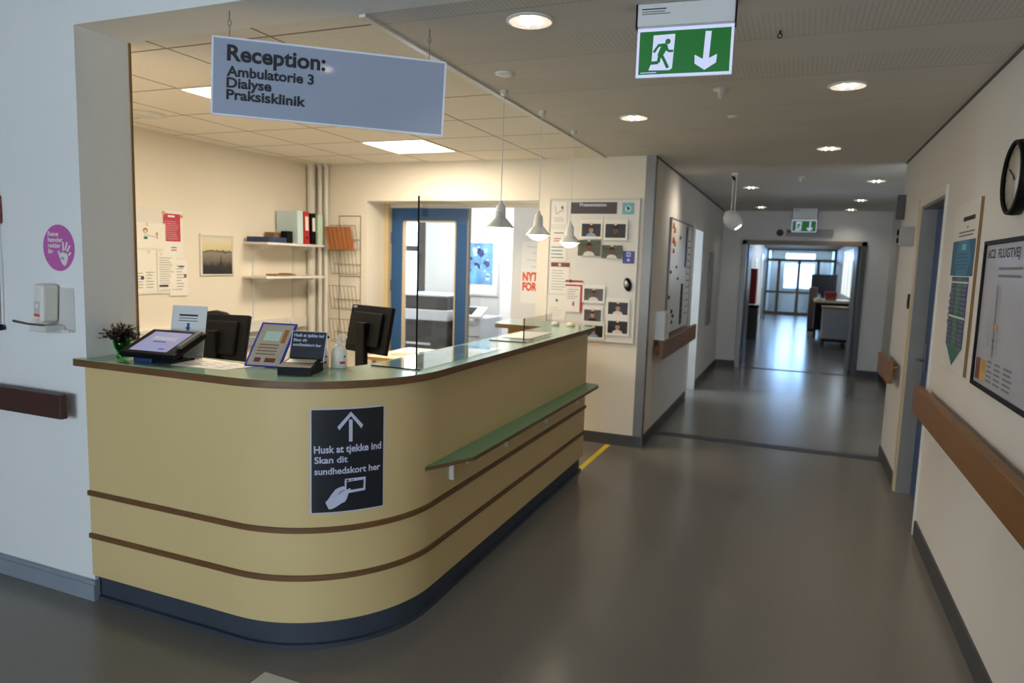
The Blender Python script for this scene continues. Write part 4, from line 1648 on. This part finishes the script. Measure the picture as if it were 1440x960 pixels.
# ---- copier room seen through the doorway
t = thing('photocopier', 'large dark and grey photocopier behind the glazed blue door', 'photocopier', (-4.22, 7.75, 0))
b = mb()
b.box(-.42, .36, -.35, .35, .04, .86, 'copier_dark', .012)
b.box(-.42, .36, -.36, .34, .86, .99, 'copier_grey', .010)
b.build('body', t)
b = mb()
b.box(-.38, .34, -.34, .32, .991, 1.15, 'copier_dark', .02)
b.box(-.38, .34, -.34, .32, 1.15, 1.175, 'copier_grey', .008)
b.build('document_feeder', t)
b = mb()
for z in (.06, .25, .44):
    b.box(-.40, .34, -.366, -.35, z, z + .17, 'copier_dark', .006)
    b.box(-.2, .14, -.374, -.366, z + .12, z + .145, 'copier_grey', .003)
b.build('paper_drawer', t)
b = mb()
b.prism([(-.66, .76), (-.42, .80), (-.42, .84), (-.66, .82)], -.25, .25, 'copier_dark', T=Matrix(((1, 0, 0, 0), (0, 0, -1, 0), (0, 1, 0, 0), (0, 0, 0, 1))))
b.prism([(-.80, .60), (-.42, .55), (-.42, .60), (-.80, .66)], -.22, .22, 'copier_grey', T=Matrix(((1, 0, 0, 0), (0, 0, -1, 0), (0, 1, 0, 0), (0, 0, 0, 1))))
b.build('output_tray', t)
b = mb()
for x in (-.36, .3):
    for y in (-.28, .28):
        b.tube([(x - .02, y, .021), (x + .02, y, .021)], .02, 'black', 10)
b.build('caster', t)
t = thing('printer_unit', 'grey printer unit with a tilted control panel right of the blue door', 'printer', (-3.60, 7.75, 0))
b = mb()
b.box(-.20, -.06, -.34, .3, .02, .92, 'copier_dark', .01)
b.box(-.06, .18, -.36, .3, .02, .92, 'copier_grey', .012)
b.build('body', t)
b = mb()
for z in (.30, .52, .70):
    b.box(-.05, .17, -.372, -.36, z, z + .012, 'ink_grey')
b.build('drawer_line', t)
b = mb()
T = Matrix.Translation((.02, -.30, .985)) @ Matrix.Rotation(radians(25), 4, 'X')
b.box(-.18, .18, -.12, .12, -.02, .02, 'plastic_white', .008, T=T)
b.box(-.15, .06, -.09, .09, .021, .024, 'black_gloss', T=T)
b.box(-.12, .1, -.15, .1, -.08, -.02, 'copier_grey', .004, T=T)
b.build('control_panel', t)
# painting of blue flowers
t = thing('framed_painting', 'framed painting of blue flowers in the copier room', 'picture', (-3.98, 8.5, 1.535))
b = mb()
for a in ((-.30, .30, .37, .40), (-.30, .30, -.40, -.37), (-.30, -.27, -.37, .37), (.27, .30, -.37, .37)):
    b.box(a[0], a[1], -.025, -.0005, a[2], a[3], 'paint_white', .003)
b.build('frame', t)
b = mb()
b.box(-.27, .27, -.010, -.001, -.37, .37, 'paper')
b.rect(-.21, .21, -.25, .30, 'painting_blue', .011)
rs = random.Random(4)
for u, v, r in ((.02, .17, .065), (.12, .03, .055), (-.02, .0, .05), (-.15, -.05, .05), (-.12, .1, .035)):
    b.stroke([(u, v), (u * .8 + .01, v - .22)], .005, 'teal', .0118)
    for n2 in range(9):
        q = rs.uniform(0, 2 * pi)
        rr = r * rs.uniform(.3, .75)
        cu, cv = u + rr * cos(q), v + rr * sin(q)
        b.disc(cu, cv, r * rs.uniform(.22, .45), 'flower' if n2 % 3 else 'violet_blue', .0122 + n2 * .0002, 10, ry=r * rs.uniform(.25, .5))
for n2 in range(14):
    b.disc(rs.uniform(-.18, .18), rs.uniform(-.22, .26), rs.uniform(.015, .04), 'pale_blue', .0113, 10)
b.build('canvas', t)
# red lettered poster
t = None
b = mb()
b.box(-.24, .24, -.002, -.0005, -.33, .33, 'paper')
b.text('NYT', -.222, -.085, .080, 'orange', .175, .0035, .05)
b.text('FORM', -.222, -.19, .076, 'orange', .225, .0036, .05)
b.disc(.13, .24, .02, 'orange', .003)
for i in range(5):
    v = .28 - i * .07
    b.stroke([(-.18 + .05 * (i % 2), v), (.02, v - .02), (.2, v + .015)], .003, 'ink_grey', .0025)
b.disc(-.02, .03, .02, 'ink_grey', .003)
b.disc(.14, -.26, .022, 'table_green', .003)
tag(b.build('wall_poster', None, loc=(-2.53, 7.0, 1.49)), 'pale poster with red lettering in the copier room', 'poster')

# ================================================================== PHOTO BOARD ON THE BACK WALL
t = thing('photo_board', 'large white magnetic board with staff photographs on the back wall', 'whiteboard', (-1.70, YP, 1.545))
b = mb()
b.box(-.40, .40, -.014, -.0005, -.615, .615, 'paint_white')
b.build('board', t)
b = mb()
for a in ((-.41, .41, .613, .627), (-.41, .41, -.627, -.613), (-.41, -.40, -.613, .613), (.40, .41, -.613, .613)):
    b.box(a[0], a[1], -.020, -.0005, a[2], a[3], 'paper_grey', .002)
b.build('frame', t)
OB = .0160


def portrait(bg, skin, hair, shirt, glasses=False, white=False):
    def f(b, a, h, d):
        m = .0
        b.rect(-a, a, -h, h, bg, d)
        b.poly([(-a * .55, -h), (a * .55, -h), (a * .42, -h * .62), (a * .14, -h * .42), (-a * .14, -h * .42), (-a * .42, -h * .62)], shirt, d + .0004)
        b.disc(0, h * .08, h * .36, skin, d + .0008, ry=h * .52)
        b.poly([(h * .38 * cos(q), h * .32 + h * .36 * sin(q)) for q in [pi * i / 10 for i in range(11)]], hair, d + .0012)
        if glasses:
            b.stroke([(-h * .25, h * .2), (h * .25, h * .2)], h * .06, 'ink', d + .0014)
        b.disc(0, h * .98, .012, 'magnet', d + .004, 12)
    return f


NPH = []


def photo(x0, x1, z1, z0, draw, label, mount=True):
    b = mb()
    cx, cz = (x0 + x1) / 2, (z0 + z1) / 2
    a, h = (x1 - x0) / 2, (z1 - z0) / 2
    if mount:
        b.box(-a - .018, a + .016, -.0012, -.0004, -h - .022, h + .036, 'paper')
    else:
        b.box(-a, a, -.0012, -.0004, -h, h, 'paper')
    draw(b, a, h, .0018)
    NPH.append(1)
    return tag(b.build('photo_print', None, loc=(cx, YP - OB - .0016 * (12 - len(NPH)), cz)), label, 'photograph', 'staff photographs on the board')


photo(-1.796, -1.624, 1.953, 1.842, portrait('photo_dark', 'skin', 'hair', 'shirt_blue', True), 'photo of a person with glasses and blue shirt, top left of the photographs')
photo(-1.582, -1.403, 1.952, 1.834, portrait('photo_dark', 'skin_brown', 'hair', 'photo_dark'), 'photo of a person in dark clothes, top right of the photographs')
photo(-1.825, -1.622, 1.811, 1.673, portrait('photo_green', 'skin_brown', 'hair', 'shirt'), 'unmounted photo of a person in white, left in the second row', False)
photo(-1.607, -1.426, 1.770, 1.656, portrait('photo_green', 'skin_brown', 'hair', 'shirt'), 'unmounted photo of a person in white, right in the second row', False)
photo(-1.750, -1.578, 1.386, 1.281, portrait('photo_grey', 'skin_brown', 'hair', 'shirt'), 'photo of a person before grey panels beside the red edged notice')
photo(-1.527, -1.353, 1.277, 1.170, portrait('photo_dark', 'skin', 'hair', 'shirt'), 'photo of a person in white turned aside, below the black pointing device')
photo(-1.744, -1.589, 1.200, 1.099, portrait('photo_grey', 'skin', 'hair', 'photo_dark'), 'photo of a bald person in brown, above the lowest left photo')
photo(-1.524, -1.348, 1.112, 1.004, portrait('photo_dark', 'skin', 'hair', 'shirt'), 'photo of a smiling person in white at the lower right of the board')
photo(-1.735, -1.568, 1.060, .957, portrait('photo_dark', 'skin', 'hair', 'shirt_blue'), 'lowest photo half hidden behind the end of the counter')


def board_sheet(name, label, cat, x0, x1, z1, z0, draw, k='paper', off=0, group=None):
    b = mb()
    a, h = (x1 - x0) / 2, (z1 - z0) / 2
    b.box(-a, a, -.0012, -.0003, -h, h, k)
    if draw:
        draw(b, a, h, .0018)
    return tag(b.build(name, None, loc=((x0 + x1) / 2, YP - OB - off, (z0 + z1) / 2)), label, cat, group)


board_sheet('board_heading', 'dark grey heading strip at the top of the photo board', 'heading', -1.912, -1.493, 2.14, 2.04,
            lambda b, a, h, d: (b.text('Præsentation', -a * .60, h * .30, .026, 'sign_white', a * 1.15, d, .03), b.lines(-a * .72, a * .78, -h * .55, -h * .02, 1, 'ink_grey', d=d, ragged=.05)), 'ink_grey')
M['heading'] = mat('heading', '#4c464a', .6, var=.05)
bpy.data.objects['board_heading'].data.materials[0] = M['heading']
board_sheet('bird_card', 'small blue card with a dark bird at the top right of the board', 'card', -1.446, -1.343, 2.135, 2.037,
            lambda b, a, h, d: (b.disc(0, -h * .05, a * .55, 'mint', d), b.poly([(-a * .3, h * .45), (a * .4, h * .0), (a * .1, -h * .2), (-a * .05, -h * .45), (-a * .15, 0)][::-1], 'ink', d + .0005)), 'sky_blue')
board_sheet('notice', 'white sketch sheet at the top left of the photo board', 'notice', -2.087, -1.943, 2.141, 1.949,
            lambda b, a, h, d: (b.stroke([(-a * .6, h * .7), (-a * .4, -h * .1), (a * .5, h * .3), (a * .3, h * .7)], .004, 'ink_grey', d), b.disc(a * .35, h * .5, .012, 'ink_grey', d), b.lines(-a * .7, a * .7, -h * .8, -h * .3, 3, 'ink_grey', t=.2, d=d)))
board_sheet('notice', 'white sheet with blue handwriting behind the pendant lamps', 'notice', -2.09, -1.935, 1.90, 1.625,
            lambda b, a, h, d: (b.lines(-a * .85, a * .8, -h * .9, h * .0, 4, 'teal', t=.25, d=d), b.lines(-a * .6, a * .3, h * .2, h * .5, 2, 'crimson', t=.35, d=d), b.lines(-a * .6, a * .8, h * .7, h * .9, 1, 'ink_grey', t=.3, d=d)))
board_sheet('notice', 'white sheet under a dark purple strip at the left of the board', 'notice', -2.085, -1.90, 1.607, 1.328,
            lambda b, a, h, d: (b.rect(-a * .9, a, h * .72, h, 'maroon', d), b.disc(0, h * .85, .014, 'magnet', d + .003), b.lines(-a * .8, a * .7, -h * .8, h * .6, 8, 'ink_grey', t=.15, d=d)))
board_sheet('notice', 'red edged white notice in the middle of the photo board', 'notice', -1.93, -1.765, 1.455, 1.17,
            lambda b, a, h, d: (b.rect(-a, a, h * .62, h * .72, 'red', d), b.rect(a * .72, a, -h, h * .72, 'red', d + .0003), b.lines(-a * .7, a * .5, -h * .2, h * .5, 5, 'ink_grey', t=.2, d=d),
                                b.rect(-a * .1, a * .1, -h * .62, -h * .35, 'crimson', d), b.rect(-a * 1.0, a, h * .86, h * .99, 'red', d), b.disc(-a * .4, h * .93, .014, 'navy', d + .003)), off=.010)
board_sheet('notice', 'plain white sheet at the lower left of the photo board', 'notice', -2.098, -1.918, 1.311, 1.085,
            lambda b, a, h, d: (b.disc(0, h * .6, .013, 'ink_grey', d), b.lines(-a * .7, a * .7, -h * .7, h * .1, 4, 'paper_grey', t=.3, d=d)))
board_sheet('blue_card', 'violet blue card with white symbols at the right of the board', 'card', -1.422, -1.319, 1.723, 1.616,
            lambda b, a, h, d: (b.rect(-a * .35, a * .35, h * .1, h * .8, 'sign_white', d), b.rect(-a * .2, a * .2, h * .3, h * .6, 'violet_blue', d + .0005), b.disc(0, -h * .45, .012, 'sign_white', d)), 'violet_blue')
t = thing('board_eraser', 'black and silver oval board eraser on the photo board', 'board eraser', (-1.365, YP - OB, 1.434))
T = Matrix.Rotation(radians(-12), 4, 'Y')
b = mb()
b.lathe([(.0001, .026), (.02, .024), (.033, .014), (.036, .0005), (.0001, .0005)], 'black_gloss', 24, T=T @ Matrix.Diagonal((1, 1, 1.7, 1)) @ Matrix.Rotation(pi / 2, 4, 'X'))
b.build('grip', t)
b = mb()
b.lathe([(.0001, .030), (.012, .028), (.02, .022)], 'chrome', 20, T=T @ Matrix.Translation((-.004, 0, .006)) @ Matrix.Diagonal((1, 1, 1.7, 1)) @ Matrix.Rotation(pi / 2, 4, 'X'))
b.build('silver_top', t)

# ================================================================== CORRIDOR, LEFT WALL
t = thing('whiteboard', 'white magnetic board with magnets on the left corridor wall', 'whiteboard', (XL, 7.55, 1.50), LEFTW)
b = mb()
b.box(-.70, .70, -.016, -.0005, -.56, .56, 'plastic_white')
b.build('board', t)
b = mb()
for a in ((-.715, .715, .56, .575), (-.715, .715, -.575, -.56), (-.715, -.70, -.56, .56), (.70, .715, -.56, .56)):
    b.box(a[0], a[1], -.022, -.0005, a[2], a[3], 'steel', .002)
b.build('frame', t)
mags = [(-.58, .50, 'ochre', .03), (-.50, .46, 'orange', .03), (-.55, .36, 'orange', .035), (-.45, .33, 'ochre', .03), (-.52, .26, 'tan_card', .025), (-.15, .40, 'table_green', .02), (-.30, .10, 'table_green', .015),
        (-.62, .05, 'ink', .018), (-.18, -.02, 'ink', .015), (-.64, -.20, 'ink', .018), (-.45, -.35, 'ink', .02), (-.36, -.40, 'ink', .02), (-.42, -.46, 'ink', .02)]
names = {'ochre': 'yellow', 'orange': 'orange', 'tan_card': 'brown', 'table_green': 'green', 'ink': 'black'}
cnt = {}
for u, v, k, r in mags:
    b = mb()
    b.lathe([(.0001, .012), (r * .8, .011), (r, .004), (r, .0003), (.0001, .0003)], k, 14, T=Matrix.Rotation(pi / 2, 4, 'X'))
    tag(b.build('round_magnet', None, loc=(XL + .0165, 7.55 + u, 1.50 + v), rz=LEFTW), 'small round %s magnet on the left corridor whiteboard' % names[k], 'magnet', 'round %s magnets on the corridor whiteboard' % names[k])
b = mb()
b.box(-.035, .035, -.006, -.0005, -.20, .20, 'table_navy')
b.disc(0, .21, .04, 'ink', .0065)
tag(b.build('pennant', None, loc=(XL + .0165, 7.86, 1.80), rz=LEFTW), 'long dark blue strip on the left corridor whiteboard', 'notice')
b = mb()
b.box(-.14, .14, -.002, -.0005, -.48, .48, 'paper')
b.lines(-.11, .11, -.44, .44, 12, 'ink_grey', t=.2, d=.0026)
tag(b.build('notice', None, loc=(XL + .0165, 8.10, 1.50), rz=LEFTW), 'tall white list at the far end of the corridor whiteboard', 'notice')
b = mb()
b.box(-.07, .07, -.004, -.0005, -.22, .22, 'ink')
b.lines(-.05, .05, -.2, .2, 6, 'ink_grey', t=.3, d=.0046)
tag(b.build('notice', None, loc=(XL + .0165, 7.72, 1.20), rz=LEFTW), 'black sheet low on the left corridor whiteboard', 'notice')
hand_rail('handrail', 'brown wooden handrail below the left corridor whiteboard', 'oak_rail', (XL, 6.30), (XL, 8.48), (1, 0), .755, .93, .04, .06, (.15, 1.1, 2.0))
t = thing('leaflet_holder', 'white leaflet holder standing on the left corridor handrail', 'leaflet holder', (XL + .001, 6.45, .931), LEFTW)
b = mb()
b.box(-.12, .12, -.012, -.0, .0, .26, 'plastic_white', .003)
b.box(-.12, -.108, -.095, -.012, .0, .26, 'plastic_white', .002)
b.box(.108, .12, -.095, -.012, .0, .26, 'plastic_white', .002)
b.box(-.108, .108, -.095, -.012, .0, .01, 'plastic_white')
b.build('holder', t)
b = mb()
b.box(-.10, .10, -.08, -.02, .0105, .235, 'paper', .002)
b.build('leaflets', t)
b = mb()
b.box(-.22, .22, -.02, -.0005, -.52, .52, 'cabinet_grey', .004)
b.box(-.20, .20, -.022, -.02, -.50, .50, 'frame_grey')
tag(b.build('grey_panel', None, loc=(XL, 10.4, 1.30), rz=LEFTW), 'tall grey panel on the left wall past the daylit doorway', 'panel')

# ================================================================== CORRIDOR, RIGHT WALL
hand_rail('handrail', 'long oak handrail in the foreground on the right wall', 'oak_rail', (XR, -3.5), (XR, 4.70), (-1, 0), .785, .945, .045, .045, (1, 3, 5, 6.4, 7.9))
t = hand_rail('handrail', 'short oak handrail end beyond the blue door', 'oak_rail', (XR, 5.98), (XR, 6.70), (-1, 0), .76, .93, .04, .05, (.4,))
b = mb()
b.tube([(XR - .0005, 6.08, .875), (XR - .05, 6.08, .875)], .012, 'brass', 10)
tag(b.build('brass_fixing', t, (XR, 5.98, 0)), 'brass fixing')
# clock
t = thing('wall_clock', 'round wall clock with a black rim at the right edge', 'clock', (XR, 3.276, 1.985), RIGHTW)
T = Matrix.Rotation(pi / 2, 4, 'X')
b = mb()
b.lathe([(.13, .001), (.142, .001), (.145, .02), (.142, .04), (.132, .044), (.128, .034)], 'black', 48, T=T)
b.build('rim', t)
b = mb()
b.lathe([(.0001, .028), (.130, .028), (.130, .001)], 'clock_face', 48, T=T)
for i in range(12):
    q = pi / 6 * i
    b.stroke([(.105 * sin(q), .105 * cos(q)), (.122 * sin(q), .122 * cos(q))], .005, 'ink', .0286)
b.build('dial', t)
b = mb()
b.stroke([(.02, -.01), (-.085, .045)], .006, 'ink', .031)
b.stroke([(0, .015), (.02, -.10)], .004, 'ink', .0315)
b.disc(0, 0, .008, 'ink', .032)
b.build('hands', t)
# tall information board
t = thing('information_board', 'tall white information board with a teal hexagon and dark arrow table', 'poster', (XR, 4.15, 1.545), RIGHTW)
b = mb()
b.box(-.285, .285, -.012, -.0005, -.425, .425, 'paint_white')
b.box(.285, .288, -.013, -.0005, -.427, .427, 'brown_card')
b.build('board', t)
b = mb()
D = .0128
b.rect(-.06, .2, .33, .352, 'ink', D)
b.rect(.03, .07, .295, .303, 'ink_grey', D)
b.lines(-.14, .22, .25, .285, 2, 'ink_grey', d=D, ragged=.1)
b.rect(-.26, .26, .055, .235, 'teal_dark', D)
b.poly([(-.17, .145), (-.10, .058), (.13, .058), (.20, .145), (.13, .232), (-.10, .232)], 'teal', D + .0006)
b.rect(-.03, .07, .185, .215, 'sky_blue', D + .001)
b.lines(-.12, .14, .085, .175, 5, 'teal_dark', t=.4, d=D + .001, ragged=.1)
b.rect(-.20, .2, -.30, .05, 'table_navy', D)
b.poly([(-.20, -.30), (0, -.405), (.2, -.30)], 'table_green', D)
b.rect(-.075, .055, -.31, .05, 'table_green', D + .0005)
for i in range(16):
    z = .035 - i * .0225
    for a, c in ((-.19, -.085), (-.06, .045), (.07, .19)):
        b.rect(a, c - random.random() * .03, z - .010, z, 'ink_grey', D + .001)
b.rect(-.2, .2, .018, .026, 'mint', D + .0012)
b.rect(-.2, .2, -.16, -.15, 'mint', D + .0012)
for i, k in enumerate(('maroon', 'violet_blue', 'violet_blue', 'maroon', 'violet_blue')):
    b.rect(-.225, -.205, -.06 - i * .035, -.038 - i * .035, k, D)
b.build('print', t)
# framed escape plan
t = thing('framed_escape_plan', 'black framed floor plan at the right edge of the picture', 'framed plan', (XR, 3.17, 1.437), RIGHTW)
b = mb()
for a in ((-.505, .505, .30, .318), (-.505, .505, -.318, -.30), (-.505, -.487, -.30, .30), (.487, .505, -.30, .30)):
    b.box(a[0], a[1], -.022, -.0005, a[2], a[3], 'black', .002)
b.build('frame', t)
b = mb()
b.box(-.487, .487, -.012, -.001, -.30, .30, 'map_paper')
D = .0128
b.text('6C2  FLUGTVEJ  VED', -.455, .243, .034, 'ink', .66, D, .015)
b.lines(-.26, .1, .155, .215, 2, 'ink_grey', t=.35, d=D, ragged=.1)
b.stroke([(-.24, .13), (-.22, -.17)], .03, 'map_line', D)
b.stroke([(-.19, .12), (-.17, -.15)], .004, 'ink_grey', D)
b.stroke([(-.34, -.04), (-.14, -.04), (-.14, -.10), (-.34, -.10), (-.34, -.04)], .004, 'map_line', D)
b.stroke([(-.33, .02), (-.3, -.12), (-.12, -.13)], .004, 'map_line', D)
b.rect(-.225, -.185, -.055, -.03, 'ochre', D + .0008)
b.rect(-.465, -.395, -.285, -.19, 'maroon', D)
b.rect(-.385, -.305, -.285, -.19, 'ochre', D)
b.lines(-.28, -.19, -.28, -.18, 5, 'ink_grey', d=D)
b.lines(-.16, -.06, -.28, -.18, 5, 'ink_grey', d=D)
b.lines(-.03, .1, -.28, -.18, 5, 'ink_grey', d=D)
b.build('plan_sheet', t)
# switch and door opener box past the door
b = mb()
b.box(-.035, .035, -.012, -.0005, -.055, .055, 'black', .004)
b.box(-.02, .02, -.016, -.012, -.03, .03, 'black_gloss', .002)
tag(b.build('wall_switch', None, loc=(XR, 5.88, 1.40), rz=RIGHTW), 'black wall switch beside the blue door casing', 'switch')
t = thing('door_opener_box', 'grey box projecting from the wall above the switch', 'wall box', (XR, 5.98, 1.88), RIGHTW)
b = mb()
b.box(-.03, .03, -.10, -.0005, -.07, .07, 'cabinet_grey', .004)
b.build('box', t)
b = mb()
b.lathe([(.0001, .012), (.022, .012), (.026, .0005)], 'black', 14, T=Matrix.Translation((.0, -.10, .03)) @ Matrix.Rotation(pi / 2, 4, 'X'))
b.lathe([(.0001, .012), (.018, .012), (.022, .0005)], 'black', 14, T=Matrix.Translation((.0, -.10, -.03)) @ Matrix.Rotation(pi / 2, 4, 'X'))
b.build('sensor', t)
b = mb()
b.box(-.02, .02, -.06, -.0005, -.10, .10, 'frame_dark', .004)
tag(b.build('wall_speaker', None, loc=(XR, 6.62, 2.15), rz=RIGHTW), 'small dark box high on the wall end', 'wall box')
# above the fire doorway
b = mb()
b.box(-.34, .34, -.03, -.0005, -.055, .055, 'cabinet_grey', .004)
b.box(-.32, .1, -.032, -.03, .0, .035, 'frame_dark')
tag(b.build('door_closer', None, loc=(.11, YF, 2.19)), 'grey closer box above the fire doorway', 'door closer')
b = mb()
b.lathe([(.0001, .03), (.03, .028), (.05, .012), (.055, .0005)], 'frame_dark', 18, T=Matrix.Rotation(pi / 2, 4, 'X'))
tag(b.build('smoke_sensor', None, loc=(-.32, YF, 2.19)), 'small dark round sensor above the fire doorway', 'sensor')

# ================================================================== FLOOR MARKS
b = mb()
b.prism([(-1.50, 5.10), (-1.455, 5.10), (-1.448, 5.955), (-1.493, 5.955)], .0004, .0012, 'yellow_tape')
tag(b.build('floor_tape', None, (-1.475, 5.5, 0)), 'yellow tape strip on the floor between counter and photo board', 'tape')
b = mb()
b.prism([(-1.79, 1.88), (-1.45, 1.88), (-1.45, 1.978), (-1.79, 1.978)], .0004, .0012, 'white_tape')
tag(b.build('floor_marking', None, (-1.7, 1.9, 0)), 'white tape mark on the floor in front of the counter', 'tape')

# ================================================================== FAR CORRIDOR
YB = YF + .22
t = thing('linen_cart', 'white cart with a yellow edged top in the far corridor', 'cart', (.85, 16.9, 0))
b = mb()
b.box(-.30, .32, -.28, .28, .14, .80, 'copier_grey', .01)
b.build('body', t)
b = mb()
b.box(-.32, .34, -.30, .30, .80, .84, 'ochre', .006)
b.build('top', t)
b = mb()
b.box(-.30, .32, -.28, .28, .07, .14, 'ink')
for x in (-.25, .27):
    for y in (-.22, .22):
        b.tube([(x - .02, y, .036), (x + .02, y, .036)], .035, 'black', 12)
b.build('wheeled_base', t)
t = thing('side_table', 'beige topped table with black legs behind the white cart', 'table', (.72, 18.6, 0))
b = mb()
b.box(-.32, .45, -.45, .45, .86, .92, 'desk_top', .006)
b.build('tabletop', t)
b = mb()
b.box(-.30, .43, -.42, .42, .2, .858, 'black')
b.build('cabinet', t)
b = mb()
for x in (-.26, .39):
    for y in (-.36, .36):
        b.tube([(x, y, .0005), (x, y, .2)], .025, 'black', 8)
b.build('leg', t)
b = mb()
b.box(-.12, .12, -.08, .08, .0005, .09, 'tan_card', .006)
b.box(-.13, .13, -.09, .09, .09, .2, 'red', .008)
tag(b.build('storage_box', None, loc=(.75, 18.3, .92)), 'red and tan box on the far corridor table', 'box')
b = mb()
b.lathe([(.0001, .0005), (.07, .0005), (.09, .03), (.08, .05), (.0001, .05)], 'paper', 16)
tag(b.build('white_bowl', None, loc=(.50, 18.3, .92)), 'white bowl at the left end of the far corridor table', 'bowl')
t = thing('display_screen', 'large dark screen on a stand in the far corridor', 'screen', (.66, 21.2, 0))
b = mb()
b.box(-.32, .34, -.03, .03, 1.0, 1.52, 'black', .01)
b.build('screen', t)
b = mb()
b.box(-.05, .05, -.03, .03, .05, 1.0, 'black')
b.box(-.3, .3, -.25, .25, .0005, .05, 'black', .01)
b.build('stand', t)
t = thing('brown_cabinet', 'narrow dark brown cabinet beside the far screen', 'cabinet', (.40, 20.4, 0))
b = mb()
b.box(-.10, .10, -.25, .25, .06, 1.17, 'frame_brown', .006)
b.build('body', t)
b = mb()
b.box(-.09, .09, -.23, .23, .0005, .06, 'black')
b.build('base', t)
M['maroon_dark'] = mat('maroon_dark', '#3a2119', .5, var=.06)
for o in t.children:
    if o.name.startswith('body'):
        o.data.materials[0] = M['maroon_dark']
t = thing('fire_extinguisher_cabinet', 'narrow red fire cabinet on the left wall of the far corridor', 'fire cabinet', (-1.1, 17.2, 0), LEFTW)
b = mb()
b.box(-.22, .22, -.22, -.0005, .80, 1.62, 'red', .01)
b.build('body', t)
b = mb()
b.box(-.15, .15, -.225, -.22, 1.05, 1.5, 'crimson', .003)
b.build('door', t)
t = thing('waste_bin', 'dark tall bin under the red fire cabinet', 'bin', (-.94, 17.0, 0))
b = mb()
b.box(-.14, .14, -.2, .2, .0005, .72, 'frame_dark', .015)
b.build('body', t)
b = mb()
b.box(-.15, .15, -.21, .21, .721, .78, 'black', .012)
b.build('lid', t)
for y, l in ((13.6, 'first white notice on the left wall of the far corridor'), (20.3, 'second white notice on the left wall of the far corridor')):
    b = mb()
    b.box(-.35, .35, -.012, -.0005, -.45, .45, 'plastic_white')
    b.lines(-.3, .3, -.4, .4, 8, 'ink_grey', t=.2, d=.0125)
    tag(b.build('notice', None, loc=(-1.1, y, 1.45), rz=LEFTW), l, 'notice')
for x, y, l in ((.30, 13.2, 'downlight just behind the fire doorway'), (.0, 17.5, 'downlight in the middle of the far corridor'), (-.3, 22.5, 'farthest downlight before the glazed doors')):
    downlight(x, y, 2.37, l, 14, (.9, .95, 1))
for y, l in ((15.2, 'nearer glossy white door in the left wall of the far corridor'), (23.5, 'farther glossy white door in the left wall of the far corridor')):
    t = thing('white_door', l, 'door', (-1.1, y, 0), LEFTW)
    b = mb()
    b.box(-.45, .45, -.03, -.0005, .005, 2.08, 'plastic_white', .004)
    b.build('leaf', t)
    b = mb()
    b.tube([(.38, -.03, 1.0), (.38, -.075, 1.0), (.26, -.075, 1.0)], .01, 'steel')
    b.build('handle', t)
